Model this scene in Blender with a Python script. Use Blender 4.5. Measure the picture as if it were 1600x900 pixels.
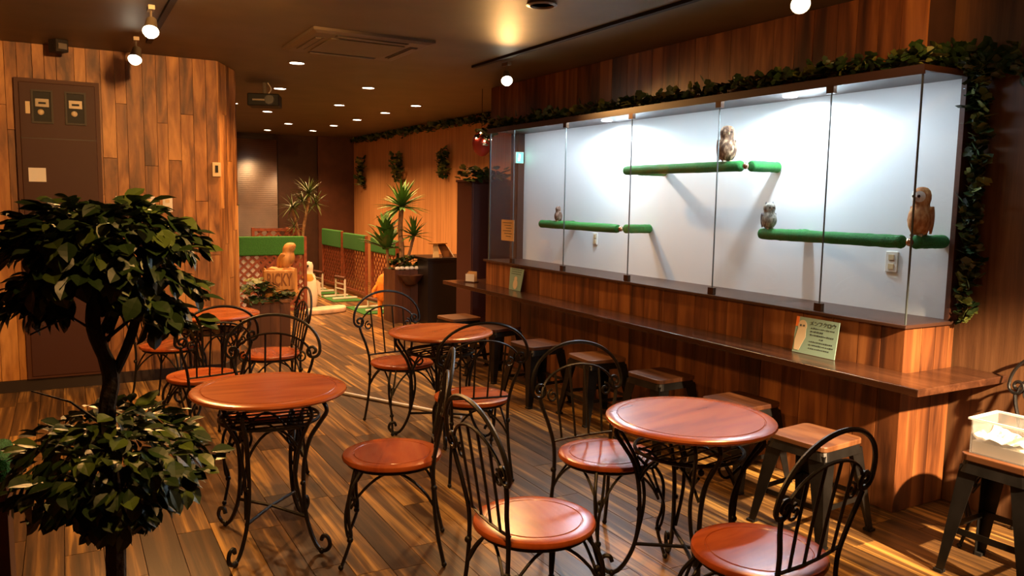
import bpy, math, random
from mathutils import Vector, Matrix, Euler
R = math.radians
random.seed(7)
for o in list(bpy.data.objects): bpy.data.objects.remove(o, do_unlink=True)
SC = bpy.context.scene
COL = SC.collection

# ------------------------------------------------------------------ camera
CAM_H, PITCH, YAW, ROLL, FPX = 1.55, R(6.27), R(29.3), R(0.95), 1250.0
F_ = Vector((math.sin(YAW)*math.cos(PITCH), math.cos(YAW)*math.cos(PITCH), -math.sin(PITCH)))
R0 = Vector((math.cos(YAW), -math.sin(YAW), 0)); U0 = R0.cross(F_)
RR = math.cos(ROLL)*R0 + math.sin(ROLL)*U0
UU = -math.sin(ROLL)*R0 + math.cos(ROLL)*U0
cam = bpy.data.cameras.new('camera'); camo = bpy.data.objects.new('camera', cam); COL.objects.link(camo)
cam.sensor_width = 36; cam.lens = FPX/1600*36; cam.clip_start = .05
m = Matrix((RR, UU, -F_)).transposed().to_4x4(); m.translation = Vector((0, 0, CAM_H))
camo.matrix_world = m
SC.camera = camo
CP = Vector((0, 0, CAM_H))
def in_view(p, pad=0):
    v = Vector(p)-CP; z = v.dot(F_)
    if z < .2: return None
    x = 800+FPX*v.dot(RR)/z; y = 450-FPX*v.dot(UU)/z
    return z if -pad < x < 1600+pad and -pad < y < 900+pad else None

# ------------------------------------------------------------------ world, exposure
W = bpy.data.worlds.new('world'); SC.world = W; W.use_nodes = True
W.node_tree.nodes['Background'].inputs[0].default_value = (1, .72, .42, 1)
W.node_tree.nodes['Background'].inputs[1].default_value = .03
SC.view_settings.view_transform = 'Standard'; SC.view_settings.look = 'None'
SC.view_settings.gamma = 1; SC.view_settings.use_curve_mapping = False
SC.view_settings.exposure = 1.5
WARM = (1, .49, .15); COOL = (.72, .86, 1.0); DOWN = (1, .52, .21)
P_LEFT, P_RIGHT, P_DOWN, P_CASE, P_BAR = 68, 60, 66, 25, 8

# ------------------------------------------------------------------ materials
def nt(name):
    m = bpy.data.materials.new(name); m.use_nodes = True
    t = m.node_tree; return m, t, t.nodes['Principled BSDF'], t.nodes.new, t.links.new
def mat(name, col, rough=.5, metal=0, spec=.5, noise=0, nscale=20, bump=0, bscale=60, emit=None, es=1, stretch=(1, 1, 1), alpha=None):
    m, t, b, N, L = nt(name)
    c = tuple(col)+(1,)
    b.inputs['Base Color'].default_value = c; b.inputs['Roughness'].default_value = rough
    b.inputs['Metallic'].default_value = metal; b.inputs['Specular IOR Level'].default_value = spec
    if noise or bump:
        tc = N('ShaderNodeTexCoord'); mp = N('ShaderNodeMapping'); mp.inputs['Scale'].default_value = stretch
        L(tc.outputs['Object'], mp.inputs[0])
    if noise:
        n = N('ShaderNodeTexNoise'); n.inputs['Scale'].default_value = nscale; n.inputs['Detail'].default_value = 5
        L(mp.outputs[0], n.inputs['Vector'])
        r = N('ShaderNodeValToRGB'); r.color_ramp.elements[0].position = .3; r.color_ramp.elements[1].position = .7
        r.color_ramp.elements[0].color = tuple(x*(1-noise) for x in col)+(1,)
        r.color_ramp.elements[1].color = tuple(min(1, x*(1+noise)) for x in col)+(1,)
        L(n.outputs[0], r.inputs[0]); L(r.outputs[0], b.inputs['Base Color'])
    if bump:
        n = N('ShaderNodeTexNoise'); n.inputs['Scale'].default_value = bscale
        L(mp.outputs[0], n.inputs['Vector']); bp = N('ShaderNodeBump'); bp.inputs['Strength'].default_value = bump
        bp.inputs['Distance'].default_value = .01
        L(n.outputs[0], bp.inputs['Height']); L(bp.outputs[0], b.inputs['Normal'])
    if emit:
        b.inputs['Emission Color'].default_value = tuple(emit)+(1,); b.inputs['Emission Strength'].default_value = es
    return m
def wood(name, dark, mid, light, stretch, scale=4.0, rough=.45, island=False, var=.45, spec=.5, pos=(.28, .5, .74), streak=.5):
    """grain running along the axis whose stretch is small; tone changes from board to board"""
    m, t, b, N, L = nt(name)
    tc = N('ShaderNodeTexCoord')
    if island: g = N('ShaderNodeNewGeometry'); rnd = g.outputs['Random Per Island']
    else: oi = N('ShaderNodeObjectInfo'); rnd = oi.outputs['Random']
    mul = N('ShaderNodeMath'); mul.operation = 'MULTIPLY'; mul.inputs[1].default_value = 87.0; L(rnd, mul.inputs[0])
    cx = N('ShaderNodeCombineXYZ'); [L(mul.outputs[0], cx.inputs[i]) for i in range(3)]
    mp = N('ShaderNodeMapping'); mp.inputs['Scale'].default_value = stretch; L(tc.outputs['Object'], mp.inputs[0])
    ad = N('ShaderNodeVectorMath'); L(mp.outputs[0], ad.inputs[0]); L(cx.outputs[0], ad.inputs[1])
    n1 = N('ShaderNodeTexNoise'); n1.inputs['Scale'].default_value = scale; n1.inputs['Detail'].default_value = 6
    n1.inputs['Distortion'].default_value = .6; L(ad.outputs[0], n1.inputs['Vector'])
    n2 = N('ShaderNodeTexNoise'); n2.inputs['Scale'].default_value = scale*5; n2.inputs['Detail'].default_value = 3; L(ad.outputs[0], n2.inputs['Vector'])
    mx = N('ShaderNodeMath'); mx.operation = 'MULTIPLY_ADD'; mx.inputs[1].default_value = .25*streak; L(n2.outputs[0], mx.inputs[0])
    sh = N('ShaderNodeMath'); sh.operation = 'MULTIPLY_ADD'; sh.inputs[1].default_value = var; sh.inputs[2].default_value = -.5*var-.125*streak; L(rnd, sh.inputs[0])
    s2 = N('ShaderNodeMath'); s2.operation = 'ADD'; L(n1.outputs[0], s2.inputs[0]); L(sh.outputs[0], s2.inputs[1])
    L(s2.outputs[0], mx.inputs[2])
    r = N('ShaderNodeValToRGB'); e = r.color_ramp.elements; e[0].position = pos[0]; e[0].color = dark+(1,); e[1].position = pos[2]; e[1].color = light+(1,)
    k = e.new(pos[1]); k.color = mid+(1,)
    L(mx.outputs[0], r.inputs[0]); L(r.outputs[0], b.inputs['Base Color'])
    b.inputs['Roughness'].default_value = rough; b.inputs['Specular IOR Level'].default_value = spec
    bp = N('ShaderNodeBump'); bp.inputs['Strength'].default_value = .12; bp.inputs['Distance'].default_value = .004
    L(n2.outputs[0], bp.inputs['Height']); L(bp.outputs[0], b.inputs['Normal'])
    return m
def emis(name, col, s):
    m, t, b, N, L = nt(name); t.nodes.remove(b)
    e = N('ShaderNodeEmission'); e.inputs[0].default_value = tuple(col)+(1,); e.inputs[1].default_value = s
    L(e.outputs[0], t.nodes['Material Output'].inputs[0]); return m
def glass(name, tint=(.93, .96, .96), refl=1.0, haze=0):
    m, t, b, N, L = nt(name); t.nodes.remove(b)
    fr = N('ShaderNodeFresnel'); ge = N('ShaderNodeNewGeometry'); mi = N('ShaderNodeMix')   # thin pane: the same reflectance on both faces
    mi.inputs[2].default_value = 1.45; mi.inputs[3].default_value = 1/1.45; L(ge.outputs['Backfacing'], mi.inputs[0]); L(mi.outputs[0], fr.inputs[0])
    ml = N('ShaderNodeMath'); ml.operation = 'MULTIPLY'; ml.inputs[1].default_value = refl; L(fr.outputs[0], ml.inputs[0])
    tr = N('ShaderNodeBsdfTransparent'); tr.inputs[0].default_value = tint+(1,)
    gl = N('ShaderNodeBsdfGlossy'); gl.inputs['Roughness'].default_value = .02
    mx = N('ShaderNodeMixShader'); L(ml.outputs[0], mx.inputs[0]); L(tr.outputs[0], mx.inputs[1]); L(gl.outputs[0], mx.inputs[2])
    if haze:
        df = N('ShaderNodeBsdfDiffuse'); df.inputs[0].default_value = (.9, .9, .88, 1)
        m2 = N('ShaderNodeMixShader'); m2.inputs[0].default_value = haze; L(mx.outputs[0], m2.inputs[1]); L(df.outputs[0], m2.inputs[2]); mx = m2
    L(mx.outputs[0], t.nodes['Material Output'].inputs[0]); return m

FL = dict(dark=(.040, .020, .008), mid=(.125, .060, .018), light=(.52, .275, .062))
M = {}
M['floor'] = wood('floor_board', stretch=(15, .5, 15), scale=1.7, rough=.34, var=.18, pos=(.33, .53, .74), **FL)
M['floor_i'] = wood('floor_board_far', stretch=(15, .5, 15), scale=1.7, rough=.34, var=.18, pos=(.33, .53, .74), island=True, **FL)
WL = dict(dark=(.085, .026, .006), mid=(.33, .125, .026), light=(.60, .28, .070))
M['wall'] = wood('wall_board', stretch=(6, 6, 1.3), scale=1.8, rough=.5, var=.20, **WL)
M['case_wood'] = wood('case_board', dark=(.042, .012, .004), mid=(.160, .050, .013), light=(.33, .125, .034), stretch=(7, 7, .7), scale=1.6, rough=.42, var=.24)
M['counter'] = wood('counter_wood', (.016, .007, .004), (.045, .016, .007), (.095, .036, .015), (6, .6, 6), 2, .22, var=0)
M['table'] = wood('table_wood', (.24, .050, .010), (.38, .090, .018), (.47, .135, .030), (1, 5, 1), 1.6, .24, var=.1, spec=.45)
M['seat'] = wood('seat_wood', (.20, .036, .008), (.34, .070, .014), (.43, .110, .025), (1, 5, 1), 2.2, .26, var=.1, spec=.45)
M['stool_wood'] = wood('stool_wood', (.045, .013, .004), (.10, .034, .010), (.17, .070, .024), (6, 1, 1), 2.5, .45)
M['groove'] = mat('groove_dark', (.06, .014, .005), .5)
M['iron'] = mat('wrought_iron', (.012, .010, .008), .42, .4, .5, bump=.1, bscale=120)
M['steel'] = mat('gunmetal', (.030, .026, .022), .38, .8, noise=.3, nscale=12)
M['ceiling'] = mat('ceiling_paint', (.125, .092, .046), .55, noise=.12, nscale=3)
M['acbody'] = mat('ac_plastic', (.125, .088, .052), .5)
M['acdark'] = mat('ac_slot', (.035, .024, .014), .6)
M['brownwall'] = wood('brown_veneer', (.075, .030, .011), (.125, .052, .018), (.17, .075, .028), (10, 10, .6), 3, .5, var=0)
M['orangewall'] = wood('tan_veneer', (.44, .185, .062), (.58, .27, .095), (.68, .34, .13), (10, 10, .35), 3, .55, var=0)
M['darkwall'] = mat('dark_brown_wall', (.045, .018, .010), .5, noise=.2, nscale=6)
M['redbrown'] = mat('red_brown_wall', (.085, .028, .013), .5, noise=.2, nscale=6)
M['basebd'] = mat('baseboard_dark', (.020, .010, .006), .5)
M['door'] = mat('maroon_paint', (.052, .015, .008), .55, spec=.3)
M['doortrim'] = mat('maroon_trim', (.075, .024, .011), .55, spec=.3)
M['white'] = mat('white_plastic', (.75, .70, .60), .4)
M['cream'] = mat('cream_plastic', (.62, .47, .26), .45)
M['paper'] = mat('paper_white', (.80, .77, .72), .7)
M['black'] = mat('black_plastic', (.010, .009, .008), .55, spec=.25)
M['casewhite'] = mat('case_white_panel', (.78, .80, .80), .5)
M['caseframe'] = mat('case_frame_brown', (.050, .020, .011), .38)
M['glass'] = glass('clear_glass', (.965, .98, .975), .8)
M['glass2'] = glass('meter_glass', (.9, .9, .9), .9)
M['edge'] = mat('glass_edge', (.07, .085, .085), .35)
M['bronze'] = mat('clip_bronze', (.085, .048, .030), .35, .8)
M['brass'] = mat('joint_metal', (.62, .40, .26), .25, 1)
M['turf'] = mat('green_turf', (.012, .185, .026), .85, noise=.35, nscale=140, bump=.8, bscale=260)
M['turf2'] = mat('fence_turf', (.020, .135, .014), .85, noise=.3, nscale=90, bump=.6, bscale=160)
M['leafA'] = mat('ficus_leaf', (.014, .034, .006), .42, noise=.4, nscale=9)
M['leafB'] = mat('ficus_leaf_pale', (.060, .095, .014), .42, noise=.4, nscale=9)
M['ivyA'] = mat('ivy_leaf', (.022, .048, .010), .45, noise=.4, nscale=15)
M['ivyB'] = mat('ivy_leaf_pale', (.13, .145, .026), .5, noise=.4, nscale=15)
M['yucca'] = mat('yucca_leaf', (.055, .150, .018), .6, noise=.35, nscale=8)
M['trunk'] = mat('dark_trunk', (.022, .014, .008), .8, noise=.5, nscale=25, bump=.6)
M['trunk2'] = mat('pale_trunk', (.24, .13, .055), .8, noise=.4, nscale=25, bump=.4)
M['lattice'] = mat('lattice_wood', (.22, .055, .020), .5, noise=.3, nscale=20)
M['carve'] = wood('carved_log', (.30, .115, .022), (.52, .235, .055), (.66, .34, .10), (8, 8, 1), 2, .55, var=.1)
M['carvedark'] = mat('carved_letters', (.20, .065, .012), .7)
M['planter'] = wood('planter_wood', (.075, .025, .008), (.16, .060, .018), (.24, .10, .032), (6, 6, .7), 2, .5)
M['soil'] = mat('soil', (.03, .017, .009), .9)
M['deskwood'] = wood('desk_wood', (.045, .014, .006), (.085, .028, .011), (.12, .045, .018), (8, 8, .6), 2, .45)
M['deskblack'] = mat('desk_black', (.012, .009, .008), .35)
M['cabinet'] = mat('cabinet_maroon', (.050, .013, .008), .4)
M['penguin'] = mat('figurine_white', (.72, .64, .52), .5)
M['yellow'] = mat('figurine_yellow', (.70, .36, .06), .5)
M['slab'] = mat('pale_driftwood', (.58, .40, .28), .7, noise=.25, nscale=8, bump=.3, bscale=15)
M['pvc'] = mat('white_pipe', (.72, .66, .58), .35)
M['orange'] = mat('orange_fur', (.85, .26, .02), .75, noise=.2, nscale=20)
M['red'] = mat('red_glass', (.40, .035, .018), .25)
M['teal'] = mat('notice_teal', (.23, .36, .29), .6)
M['ink'] = mat('dark_ink', (.03, .05, .05), .7)
M['owlpaint'] = mat('painted_owl', (.62, .50, .32), .7)
M['ork'] = mat('orange_card', (.85, .20, .03), .6)
M['note'] = mat('note_card', (.60, .36, .14), .7)
M['acryl'] = glass('acrylic', (.93, .92, .90), .9, .10); M['acrylrim'] = glass('acrylic_rim', (.93, .92, .90), .9, .45)
M['shred'] = mat('white_shred', (.90, .88, .82), .8)
M['bulb'] = emis('lamp_bulb', (1, .86, .62), 9)
M['downlens'] = emis('downlight_lens', (1, .84, .66), 10)
M['caselens'] = emis('case_lamp_lens', (.88, .94, 1), 8)
M['caselens2'] = emis('case_bar_lens', (.88, .94, 1), .5)
M['fairy'] = emis('fairy_light', (1, .7, .4), 12)
M['exit'] = emis('exit_reflect_green', (.10, .75, .48), 1.6)
M['exitw'] = emis('exit_reflect_white', (.8, 1, .9), 2.2)
M['blind'] = mat('blind_slat', (.12, .062, .034), .30, noise=.25, nscale=3, spec=1.0)
M['lampbody'] = mat('lamp_body', (.20, .16, .11), .4, .3)
M['eye'] = mat('owl_eye', (.012, .010, .008), .1)
M['beak'] = mat('owl_beak', (.35, .27, .14), .4)
M['claw'] = mat('owl_foot', (.45, .36, .24), .6)
M['brass2'] = M['brass']
def plumage(name, a, b_, c, sc=28):
    m, t, b, N, L = nt(name)
    tc = N('ShaderNodeTexCoord'); mp = N('ShaderNodeMapping'); mp.inputs['Scale'].default_value = (1, 1, .45); L(tc.outputs['Object'], mp.inputs[0])
    n = N('ShaderNodeTexNoise'); n.inputs['Scale'].default_value = sc*2.2; n.inputs['Detail'].default_value = 2; L(mp.outputs[0], n.inputs['Vector'])
    r = N('ShaderNodeValToRGB'); e = r.color_ramp.elements; e[0].position = .36; e[0].color = a+(1,); e[1].position = .64; e[1].color = c+(1,); k = e.new(.5); k.color = b_+(1,)
    L(n.outputs[0], r.inputs[0]); L(r.outputs[0], b.inputs['Base Color']); b.inputs['Roughness'].default_value = .85
    return m

# ------------------------------------------------------------------ mesh building
class MB:
    def __init__(s): s.v = []; s.f = []
    def add(s, vs, fs):
        k = len(s.v); s.v += [tuple(v) for v in vs]; s.f += [tuple(i+k for i in f) for f in fs]; return s
    def box(s, x0, x1, y0, y1, z0, z1):
        v = [(x, y, z) for x in (x0, x1) for y in (y0, y1) for z in (z0, z1)]
        return s.add(v, [(0, 1, 3, 2), (4, 6, 7, 5), (0, 4, 5, 1), (2, 3, 7, 6), (0, 2, 6, 4), (1, 5, 7, 3)])
    def hexa(s, lo, hi):   # two quads (4 points each), bottom and top
        return s.add(list(lo)+list(hi), [(3, 2, 1, 0), (4, 5, 6, 7)]+[(i, (i+1) % 4, 4+(i+1) % 4, 4+i) for i in range(4)])
    def tube(s, path, r, n=6, cap=True):
        P = [Vector(p) for p in path]; rs = r if isinstance(r, (list, tuple)) else [r]*len(P)
        vs = []; fs = []; up = None
        for i, p in enumerate(P):
            d = (P[min(i+1, len(P)-1)]-P[max(i-1, 0)])
            if d.length < 1e-9: d = Vector((0, 0, 1))
            d.normalize()
            if up is None: up = Vector((1, 0, 0)) if abs(d.x) < .8 else Vector((0, 1, 0))
            a = d.cross(up); a.normalize(); up = a.cross(d); b = up
            for k in range(n):
                t = 2*math.pi*k/n; vs.append(p+(a*math.cos(t)+b*math.sin(t))*rs[i])
        for i in range(len(P)-1):
            for k in range(n):
                fs.append((i*n+k, i*n+(k+1) % n, (i+1)*n+(k+1) % n, (i+1)*n+k))
        if cap: fs += [tuple(range(n-1, -1, -1)), tuple((len(P)-1)*n+k for k in range(n))]
        return s.add(vs, fs)
    def lathe(s, prof, n=24, c=(0, 0, 0), sx=1, sy=1, axis='z'):
        vs = []; fs = []
        for (r, z) in prof:
            for k in range(n):
                t = 2*math.pi*k/n; q = (r*math.cos(t)*sx, r*math.sin(t)*sy, z)
                if axis == 'y': q = (q[0], q[2], q[1])
                if axis == 'x': q = (q[2], q[0], q[1])
                vs.append((q[0]+c[0], q[1]+c[1], q[2]+c[2]))
        for i in range(len(prof)-1):
            for k in range(n): fs.append((i*n+k, i*n+(k+1) % n, (i+1)*n+(k+1) % n, (i+1)*n+k))
        fs += [tuple(range(n-1, -1, -1)), tuple((len(prof)-1)*n+k for k in range(n))]
        return s.add(vs, fs)
    def ball(s, c, r, n=10, k=6, sx=1, sy=1, sz=1):
        return s.lathe([(max(r*math.sin(math.pi*i/k), 1e-4), -r*math.cos(math.pi*i/k)*sz) for i in range(k+1)], n, c, sx, sy)
    def poly(s, pts, th, ax=2):    # flat outline with thickness along axis ax
        n = len(pts); a = []; b = []
        for p in pts:
            q = list(p); r_ = list(p); q[ax] -= th/2; r_[ax] += th/2; a.append(q); b.append(r_)
        return s.add(a+b, [tuple(range(n-1, -1, -1)), tuple(range(n, 2*n))]+[(i, (i+1) % n, n+(i+1) % n, n+i) for i in range(n)])
    def xf(s, mtx): s.v = [tuple(mtx @ Vector(v)) for v in s.v]; return s
    def mesh(s, name, m, smooth=False):
        me = bpy.data.meshes.new(name); me.from_pydata(s.v, [], s.f); me.update()
        me.materials.append(M[m] if isinstance(m, str) else m)
        if smooth: me.polygons.foreach_set('use_smooth', [True]*len(me.polygons))
        return me
    def build(s, name, m, parent=None, smooth=False, bevel=0, loc=None, kind=None):
        o = bpy.data.objects.new(name, s.mesh(name, m, smooth)); COL.objects.link(o); o.parent = parent
        if loc: o.location = loc
        if bevel:
            b = o.modifiers.new('bevel', 'BEVEL'); b.width = bevel; b.segments = 2; b.limit_method = 'ANGLE'
        if smooth:
            try:
                me = o.data; me.set_sharp_from_angle(angle=R(40))
            except Exception: pass
        if kind: o['kind'] = kind
        return o
def cr(pts, n=6):        # Catmull-Rom through the points
    P = [Vector(p) for p in pts]; P = [2*P[0]-P[1]]+P+[2*P[-1]-P[-2]]; out = []
    for i in range(1, len(P)-2):
        for k in range(n):
            t = k/n; a, b, c, d = P[i-1:i+3]
            out.append(.5*((2*b)+(c-a)*t+(2*a-5*b+4*c-d)*t*t+(3*b-a-3*c+d)*t**3))
    out.append(P[-2]); return out
def tag(o, label, cat, group=None):
    o['label'] = label; o['category'] = cat
    if group: o['group'] = group
    return o
def empty(name, loc=(0, 0, 0), rz=0, label=None, cat=None, group=None):
    o = bpy.data.objects.new(name, None); COL.objects.link(o); o.location = loc; o.rotation_euler.z = rz
    o.empty_display_size = .1
    if label: tag(o, label, cat, group)
    return o
def struct(o): o['kind'] = 'structure'; return o
def copy_tree(o, parent=None):
    c = o.copy(); COL.objects.link(c); c.parent = parent
    for ch in list(o.children): copy_tree(ch, c)
    return c
def inst(name, me, parent, loc, rot=None, sc=None):
    o = bpy.data.objects.new(name, me); COL.objects.link(o); o.parent = parent; o.location = loc
    if rot is not None: o.rotation_euler = rot
    if sc is not None: o.scale = (sc,)*3 if isinstance(sc, (int, float)) else sc
    return o
def spot(name, loc, target, energy, col, size=120, blend=.6, rad=.04, parent=None):
    l = bpy.data.lights.new(name, 'SPOT'); l.energy = energy; l.color = col; l.spot_size = R(size); l.spot_blend = blend; l.shadow_soft_size = rad
    o = bpy.data.objects.new(name, l); COL.objects.link(o); o.location = loc
    o.rotation_euler = (Vector(target)-Vector(loc)).to_track_quat('-Z', 'Y').to_euler()
    return o

H = 2.67
# ------------------------------------------------------------------ floor
fl = struct(MB().box(-2.6, 5.1, -2.6, 15.1, -.12, -.012).build('floor', 'basebd'))
PW, PL = .15, .92
near, far = [], []
for i in range(int(7.7/PW)+1):
    off = random.random()*PL
    for j in range(-1, 20):
        x0 = -2.6+i*PW; y0 = -2.6+off+(j-1)*PL; y1 = y0+PL
        y0 = max(y0, -2.6); y1 = min(y1, 15.05)
        if y1-y0 < .05 or x0+PW > 5.15: continue
        d = None
        for q in ((x0+PW/2, (y0+y1)/2, 0), (x0, y0, 0), (x0+PW, y1, 0), (x0, y1, 0), (x0+PW, y0, 0)):
            z = in_view(q)
            if z: d = z if d is None else min(d, z)
        (near if d else far).append((d or 99, x0, y0, y1))
near.sort(); far += near[300:]; near = near[:300]
pm = {}
for d, x0, y0, y1 in near:
    k = round(y1-y0, 2)
    if k not in pm:
        b = .0012
        pm[k] = MB().hexa([(0, 0, -.012), (PW-.0008, 0, -.012), (PW-.0008, k-.0008, -.012), (0, k-.0008, -.012)],
                          [(b, b, 0), (PW-.0008-b, b, 0), (PW-.0008-b, k-.0008-b, 0), (b, k-.0008-b, 0)]).mesh('floor_plank', 'floor')
    inst('plank', pm[k], fl, (x0, y0, random.uniform(-.0006, 0)))
fb = MB()
for d, x0, y0, y1 in far: fb.box(x0, x0+PW-.0008, y0, y1-.0015, -.012, 0)
fb.build('far_planks', 'floor_i', fl, kind='stuff')

# ------------------------------------------------------------------ walls, ceiling
struct(MB().box(-2.6, 5.1, -2.6, 15.1, H, H+.1).build('ceiling', 'ceiling'))
wl = struct(MB().add([(-2.6, 7.22, 0), (1.17, 7.22, 0), (1.40, 7.70, 0), (1.40, 15.1, 0), (1.30, 15.1, 0), (1.30, 7.75, 0), (1.1, 7.35, 0), (-2.6, 7.35, 0)]+
     [(-2.6, 7.22, H), (1.17, 7.22, H), (1.40, 7.70, H), (1.40, 15.1, H), (1.30, 15.1, H), (1.30, 7.75, H), (1.1, 7.35, H), (-2.6, 7.35, H)],
     [tuple(range(7, -1, -1)), tuple(range(8, 16))]+[(i, (i+1) % 8, 8+(i+1) % 8, 8+i) for i in range(8)]).build('wall_left', 'brownwall'))
def planks_on(parent, origin, ux, length, z0, z1, w, m, th=.014, splits=(1, 2), nrm=None, rnd=None):
    """upright boards along direction ux; each board an object"""
    rnd = rnd or random; ux = Vector(ux).normalized(); n = Vector(nrm).normalized(); s = 0; cache = {}
    while s < length-.02:
        ww = min(w*rnd.choice((.8, 1, 1, 1.2)), length-s)
        if length-s-ww < .03: ww = length-s
        cuts = [z0]
        if max(splits) > 1:
            c = z0
            while True:
                c += rnd.uniform(.7, 1.5)
                if c > z1-.35: break
                cuts.append(c)
        cuts.append(z1)
        for a, b in zip(cuts[:-1], cuts[1:]):
            t = th+rnd.uniform(-.0015, .0015); g = .0008
            bx = MB().hexa([(0, 0, 0), (ww-g, 0, 0), (ww-g, 0, b-a-g), (0, 0, b-a-g)], [(.0015, -t, .0015), (ww-g-.0015, -t, .0015), (ww-g-.0015, -t, b-a-g-.0015), (.0015, -t, b-a-g-.0015)])
            mt = Matrix((ux, -n, Vector((0, 0, 1)))).transposed().to_4x4()
            o = bx.build('plank', m, parent)
            mt.translation = Vector(origin)+ux*s+Vector((0, 0, a)); o.matrix_local = mt
        s += ww
pr = random.Random(3)
planks_on(wl, (-1.60, 7.22, 0), (1, 0, 0), 2.77, .09, H-.001, .100, 'wall', nrm=(0, -1, 0), rnd=pr)
planks_on(wl, (1.17, 7.22, 0), (.23, .48, 0), .53, .09, H-.001, .11, 'wall', nrm=(.48, -.23, 0), rnd=pr)
bb = MB().box(-2.6, 1.175, 7.195, 7.22, 0, .09)
bb.hexa([(1.17, 7.22, 0), (1.192, 7.205, 0), (1.425, 7.69, 0), (1.40, 7.70, 0)], [(1.17, 7.22, .09), (1.192, 7.205, .09), (1.425, 7.69, .09), (1.40, 7.70, .09)])
struct(bb.build('baseboard_left', 'basebd'))
struct(MB().box(-2.7, -2.6, -2.6, 7.4, 0, H).build('wall_side', 'wall'))
struct(MB().box(-2.6, 5.1, -2.7, -2.6, 0, H).build('wall_near', 'wall'))
struct(MB().box(4.045, 4.15, -2.6, 2.60, 0, H).build('wall_right', 'brownwall'))
bk = struct(MB().box(3.835, 4.15, 2.60, 7.30, 2.245, H).build('wall_bulkhead', 'darkwall'))
planks_on(bk, (3.835, 7.30, 0), (0, -1, 0), 4.70, 2.245, H-.001, .165, 'case_wood', splits=(1,), nrm=(-1, 0, 0), rnd=pr)
struct(MB().box(4.06, 4.15, 2.60, 7.30, 0, 2.245).build('wall_behind_case', 'darkwall'))
struct(MB().box(4.15, 5.1, 7.20, 7.30, 0, H).build('wall_return', 'darkwall'))
struct(MB().box(4.88, 5.0, 7.30, 15.1, 0, H).build('wall_far_right', 'orangewall'))
wf = struct(MB().box(1.3, 5.0, 15.0, 15.1, 0, H).build('wall_far', 'darkwall'))
MB().box(4.19, 4.88, 14.93, 15.0, 0, H).build('side_panel', 'redbrown', wf)
w1 = struct(MB().box(2.50, 3.46, 14.97, 15.0, .65, 2.60).build('window_1', 'black'))
bl = MB()
for k in range(54):
    z = .70+k*.0345
    bl.hexa([(2.52, 14.950, z), (3.44, 14.950, z), (3.44, 14.953, z), (2.52, 14.953, z)], [(2.52, 14.959, z+.033), (3.44, 14.959, z+.033), (3.44, 14.962, z+.033), (2.52, 14.962, z+.033)])
bl.build('blind_slats', 'blind', w1, kind='stuff')
MB().box(2.50, 3.46, 14.915, 14.97, 2.56, 2.62).build('head_rail', 'basebd', w1)

# ------------------------------------------------------------------ display case
XG, Y0, Y1, ZB, ZT, XB = 3.62, 2.465, 6.92, .968, 2.198, 4.0
case = empty('display_case', (0, 0, 0), 0, 'long glass-fronted owl display case with white back on planked wooden base', 'display case')
MB().box(XG+.016, 4.03, Y0+.016, 6.985, 0, ZB-.018).build('base', 'caseframe', case)
planks_on(case, (XG+.016, 6.985, 0), (0, -1, 0), 6.985-Y0, .002, ZB-.019, .165, 'case_wood', splits=(1,), nrm=(-1, 0, 0), rnd=pr)
planks_on(case, (XG+.002, Y0+.016, 0), (1, 0, 0), .408, .002, ZB-.019, .14, 'case_wood', splits=(1,), nrm=(0, -1, 0), rnd=pr)
MB().box(XG-.025, 4.035, Y0-.02, 7.0, ZB-.018, ZB).build('ledge', 'caseframe', case, bevel=.003)
MB().box(XB, XB+.03, Y0+.02, Y1, ZB, ZT).build('back_panel', 'casewhite', case)
MB().box(XB-.035, 4.035, Y0-.005, Y0+.022, ZB, ZT).build('corner_post', 'redbrown', case)
MB().box(XB-.07, 4.03, Y1, Y1+.03, ZB, ZT).build('corner_post', 'caseframe', case)
MB().box(XG-.012, 4.035, Y0-.012, Y1+.04, ZT, ZT+.03).build('top', 'caseframe', case)
MB().box(XG-.012, XG-.001, Y0-.012, Y1+.04, ZT-.016, ZT).build('front_lip', 'caseframe', case)
seams = [Y1, 6.46, 5.595, 4.72, 3.83, 2.99, Y0+.003]
for a, b in zip(seams[:-1], seams[1:]):
    g = MB().box(XG, XG+.008, b+.003, a-.003, ZB, ZT).build('glass_pane', 'glass', case)
    if b > 2.6:
        MB().box(XG-.0003, XG+.0083, b-.0022, b+.0022, ZB, ZT).build('pane_seam', 'edge', case)
MB().box(XG+.004, XB-.036, Y0, Y0+.008, ZB, ZT).build('glass_pane', 'glass', case)
MB().box(XG-.001, XG+.007, Y0-.001, Y0+.006, ZB, ZT).build('pane_seam', 'edge', case)
MB().box(XG+.008, XB-.07, Y1+.01, Y1+.018, ZB, ZT).build('glass_pane', 'glass', case)
MB().box(XG-.001, XG+.009, Y1, Y1+.02, ZB, ZT).build('pane_seam', 'edge', case)
cm = MB().box(-.012, .014, -.024, .024, -.022, .022).mesh('clip', 'bronze')
for y in seams[1:-1]:
    inst('clip', cm, case, (XG, y, ZB+.023)); 
    if y < 6: inst('clip', cm, case, (XG, y, ZT-.030))
for y in (5.32, 3.46):
    ln = MB().lathe([(.001, -.006), (.04, -.006), (.045, 0)], 16, (3.83, y, ZT-.001)).build('case_lamp', 'caselens', case)
    spot('case_light', (3.83, y, ZT-.02), (3.83, y, 0), P_CASE, COOL, 172, .3, .035)
MB().box(XG+.010, XG+.028, Y0+.05, Y1-.02, ZT-.006, ZT).build('light_bar', 'caselens2', case)
al = bpy.data.lights.new('case_bar_light', 'AREA'); al.shape = 'RECTANGLE'; al.size = .016; al.size_y = Y1-Y0-.1; al.energy = P_BAR; al.color = COOL
ao = bpy.data.objects.new('case_bar_light', al); COL.objects.link(ao); ao.location = (XG+.019, (Y0+Y1)/2, ZT-.0075)
ao.rotation_euler = (0, R(-12), 0)
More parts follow.
